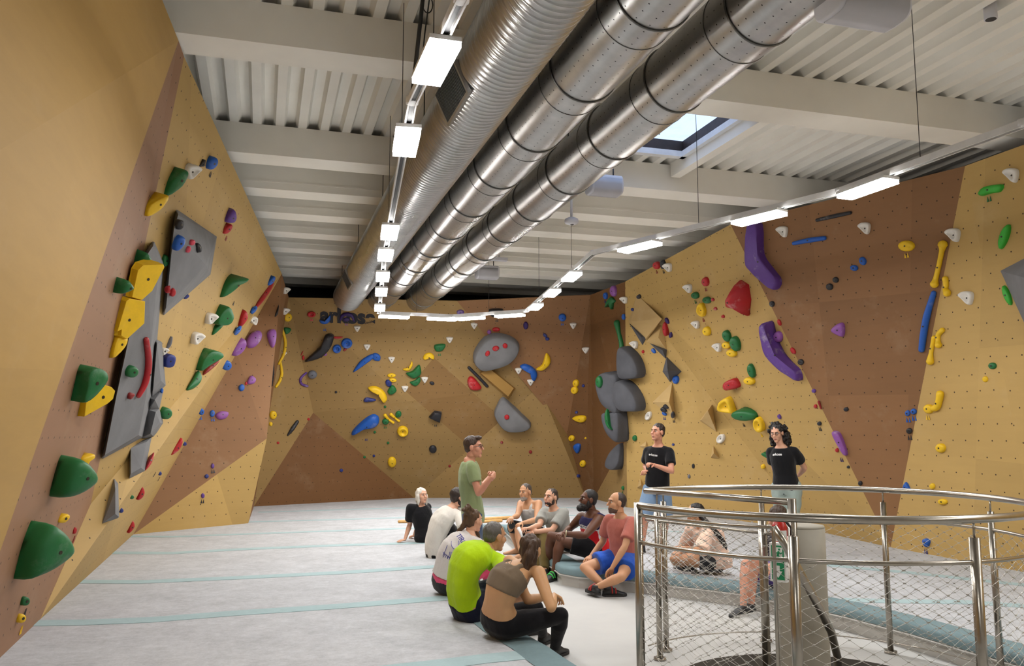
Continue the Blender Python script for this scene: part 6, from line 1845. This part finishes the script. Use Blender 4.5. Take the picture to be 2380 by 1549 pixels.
# man in a red jersey
M_JR = fabric('jersey_red', lin(200, 28, 34)); M_JN = fabric('jersey_navy', lin(38, 34, 78)); M_JW = fabric('jersey_white', lin(222, 220, 220))
g9 = person('man with a full black beard in a red and navy basketball vest', 10.4, 1.84, (1386, 1278), (1379, 1192), (1367, 1163, -.02), (-.92, .16, -.3),
       {'shR': (1352, 1203, 1), 'shL': (1392, 1208, -1), 'elR': (1326, 1228, 1), 'wrR': (1310, 1240, -1), 'haR': (1300, 1248, -1), 'elL': (1360, 1246, -1), 'wrL': (1306, 1240, -1), 'haL': (1291, 1250, -1),
        'knR': (1281, 1246, 1), 'knL': (1302, 1258, -1), 'anR': (1275, 1322, -1), 'anL': (1287, 1334, 1), 'toR': (1262, 1334, -1), 'toL': (1270, 1350, -1)}, 'dark',
       dict(mat=M_JR, sleeve=0, inf=.016, t1=.9, fold=.006, name='basketball_vest', strapw=1.15, zones=(lambda t, s, f: 2 if .60 < t < .63 else (1 if t > .63 else (2 if (abs(abs(s) - .165) < .01 and t < .6) else 0)), [M_JN, M_JW])),
       dict(mat=B, len=.72, inf=.022, flare=.015, name='shorts'), dict(mat=DK, smooth=3, amp=.002, shape=[('e', (0, -.022, .045), (.081, .096, .086)), ('e', (0, -.05, .0), (.073, .056, .064))]),
       dict(mat=DK, shape=[((0, .036, -.08), (.06, .072, .058)), ((0, .085, -.105), (.042, .045, .042)), ((.05, .0, -.04), (.026, .04, .05)), ((-.05, .0, -.04), (.026, .04, .05))]), ground=(0, 0), group=GRP_F, w=1.16, lips=M_LIPD,
       shoe_mats=(M_SHOE, M_SOLE, M_STRAPG), curl=(35, 35))
shirt_text(g9, 'wizards', 1358, 1224, .2, M_INK, (6, 2), 'vest_lettering', .01)
qd = g9['q']; br_ = [qd['wrL'] + (qd['elL'] - qd['wrL']).normalized() * .05 + v for v in [(lambda u, v2, a: u * math.cos(a) * .036 + v2 * math.sin(a) * .036)((qd['elL'] - qd['wrL']).normalized().orthogonal().normalized(), (qd['elL'] - qd['wrL']).normalized().cross((qd['elL'] - qd['wrL']).normalized().orthogonal().normalized()), 2 * math.pi * i / 18) for i in range(18)]]
obj('wristband', MB().tube(br_, .006, 6, closed=True), plain('wristband_cream', lin(220, 210, 170), .6), g9['root'])
# man in a brick-pink T-shirt and blue shorts
person('man in a brick-pink T-shirt and blue shorts sitting by the railing', 9.6, 1.78, (1449, 1300), (1444, 1201), (1433, 1170, -.02), (-.95, .04, -.25),
       {'shR': (1414, 1208, 1), 'shL': (1470, 1214, -1), 'elR': (1402, 1259, 1), 'wrR': (1373, 1294, -1), 'haR': (1358, 1308, -1), 'elL': (1452, 1272, -1), 'wrL': (1422, 1322, -1), 'haL': (1412, 1342, 1),
        'knR': (1358, 1320, 1), 'knL': (1444, 1342, -1), 'anR': (1412, 1370, -1), 'anL': (1386, 1366, 1), 'toR': (1432, 1382, -1), 'toL': (1354, 1366, -1)}, 'tan',
       dict(mat=fabric('cloth_brick_pink', lin(178, 104, 92)), sleeve=.7, inf=.016, flare=1.4, fold=.009), dict(mat=fabric('cloth_royal_blue', lin(44, 88, 186)), len=.62, inf=.026, flare=.03, fold=.01, name='shorts'), dict(mat=hairmat('hair_cropped', lin(52, 42, 38)), smooth=3, amp=.002, shape=[('e', (0, -.026, .038), (.079, .092, .083)), ('e', (0, -.052, .005), (.071, .056, .062))]),
       dict(mat=hairmat('beard_stubble', lin(92, 70, 58)), shape=[((0, .03, -.066), (.0555, .0665, .05)), ((0, .066, -.095), (.027, .026, .024))]), ground=(0.03, 0.0), group=GRP_F, shoe_mats=(M_SHOE, M_SOLE, M_STRAPR), curl=(35, 35))
# standing man in black
DEN = fabric('denim_light', lin(120, 146, 176))
g11 = person('standing young man in a black T-shirt and light denim shorts', 11.2, 1.70, (1527, 1134), (1531, 1036), (1528, 1006, -.02), (-.72, .1, -.62),
       {'shR': (1506, 1048, 1), 'shL': (1556, 1050, -1), 'elR': (1500, 1085, 1), 'wrR': (1505, 1095, -1, .9), 'haR': (1489, 1097, -1), 'elL': (1561, 1096, -1), 'wrL': (1519, 1081, -1), 'haL': (1498, 1074, -1),
        'knR': (1498, 1203, 1), 'knL': (1546, 1205, -1), 'anR': (1492, 1272, 1), 'anL': (1541, 1268, 1), 'toR': (1478, 1278, -1), 'toL': (1528, 1282, -1)}, 'rosy',
       dict(mat=B, sleeve=.66, inf=.018, fold=.006), dict(mat=DEN, len=1.0, inf=.02, flare=.014, name='denim_shorts'), dict(mat=DB, shape=SHORT), None, group=GRP_S, curl=(40, 55))
shirt_text(g11, 'arkose', 1518, 1058, .13, M_INK, (7, 1))
# standing woman in black with curly hair
g12 = person('standing woman with black curly hair, black T-shirt and pale green trousers', 10.8, 1.70, (1828, 1134), (1816, 1038), (1806, 1008, -.02), (-.62, -.2, -.75),
       {'shR': (1791, 1050, 1), 'shL': (1846, 1050, -1), 'elR': (1800, 1092, 1), 'wrR': (1838, 1108, 1), 'haR': (1850, 1108, 1), 'elL': (1870, 1088, 1), 'wrL': (1856, 1106, 1), 'haL': (1842, 1110, 1),
        'knR': (1818, 1214, 1), 'knL': (1842, 1214, -1), 'anR': (1818, 1290, 1), 'anL': (1844, 1290, 1)}, 'fair',
       dict(mat=B, sleeve=.62, inf=.018, fold=.006), dict(mat=fabric('cloth_pale_green', lin(150, 164, 158)), len=1.95, inf=.022, fold=.012), dict(mat=hairmat('hair_curly_black', lin(22, 18, 18)), amp=.008, scale=70, smooth=1,
       shape=[('e', (0, -.03, .05), (.09, .1, .09)), ('c', (0, -.04, .01), (.125, .125, .135), 5), ('c', (0, -.07, -.06), (.135, .1, .12), 9), ('c', (0, -.08, -.13), (.13, .085, .1), 11), ('e', (0, -.08, -.08), (.1, .06, .12))]), None, True, female=True, group=GRP_S)
shirt_text(g12, 'arkose', 1806, 1057, .13, M_INK, (8, 0))
# woman in a peach T-shirt sitting cross-legged behind the mesh
person('woman in a peach T-shirt with a long black ponytail, cross-legged behind the mesh', 9.5, 1.66, (1664, 1304), (1630, 1222), (1614, 1195, -.02), (-.95, -.02, -.2),
       {'shR': (1606, 1234, 1), 'shL': (1644, 1240, -1), 'elR': (1592, 1272, 1), 'wrR': (1580, 1272, -1), 'haR': (1566, 1272, -1), 'elL': (1630, 1284, -1), 'wrL': (1592, 1274, -1), 'haL': (1571, 1270, 1),
        'knR': (1570, 1292, 1), 'knL': (1566, 1300, -1), 'anR': (1600, 1318, 1), 'anL': (1588, 1316, 1), 'toR': (1612, 1324, -1), 'toL': (1562, 1318, -1)}, 'tan',
       dict(mat=fabric('cloth_peach', lin(238, 204, 182)), sleeve=.95, inf=.034, flare=2.2, fold=.012), dict(mat=fabric('cloth_charcoal', lin(54, 54, 58)), len=.45, inf=.022, name='shorts'), dict(mat=DK, amp=.005, shape=[('e', (0, -.03, .045), (.084, .102, .088)), ('e', (0, -.06, -.01), (.074, .058, .07)),
       ('p', [(1632, 1203, -.05), (1650, 1224, -.14), (1670, 1246, -.14), (1684, 1268, -.1), (1687, 1290, -.06)], [.03, .034, .036, .032, .012])]), None, female=True, group=GRP_F, shoe_mats=(M_SHOE, M_SOLEW, None), w=1.12, mid=(1652, 1262))
# person in purple shorts half hidden by the column
person('person in purple shorts and black trainers half hidden behind the column', 8.7, 1.68, (1796, 1340), (1808, 1238), (1806, 1206, -.02), (-.85, -.2, -.4),
       {'shR': (1788, 1248, 1), 'shL': (1832, 1250, -1), 'elR': (1782, 1290, 1), 'wrR': (1765, 1312, -1), 'elL': (1824, 1298, -1), 'wrL': (1786, 1318, -1), 'knR': (1733, 1312, 1), 'knL': (1752, 1304, -1), 'anR': (1727, 1414, -1), 'anL': (1746, 1410, -1), 'toR': (1694, 1434, -1), 'toL': (1716, 1428, -1)}, 'rosy',
       dict(mat=fabric('cloth_dark_grey', lin(48, 46, 52)), sleeve=.6), dict(mat=fabric('cloth_purple', lin(98, 72, 158)), len=.6, inf=.026, flare=.02, name='shorts'), dict(mat=BR, amp=.008, shape=[('e', (0, -.025, .052), (.086, .1, .088)), ('e', (0, -.05, -.01), (.08, .06, .085))]), None, group=GRP_F, ground=(0, 0), shoe_mats=(M_SHOE, M_SOLEW, None))
# things in their hands
pr = at(1208, 1236, 10.55)
o = obj('paper_roll', MB().tube([at(1205, 1228, 10.5), at(1210, 1238, 10.45), at(1214, 1250, 10.4)], [.022, .018, .012], 12), plain('paper_white', lin(235, 235, 232), .7))
tag(o, 'white paper roll in the hands of the man in grey', 'paper roll')
o = obj('black_pouch', MB().ell(at(1189, 1221, 12.0), (.05, .03, .06), None, 12, 8), MATS['shoe_black'])
tag(o, 'small black pouch in the hands of the man in the tank top', 'pouch')
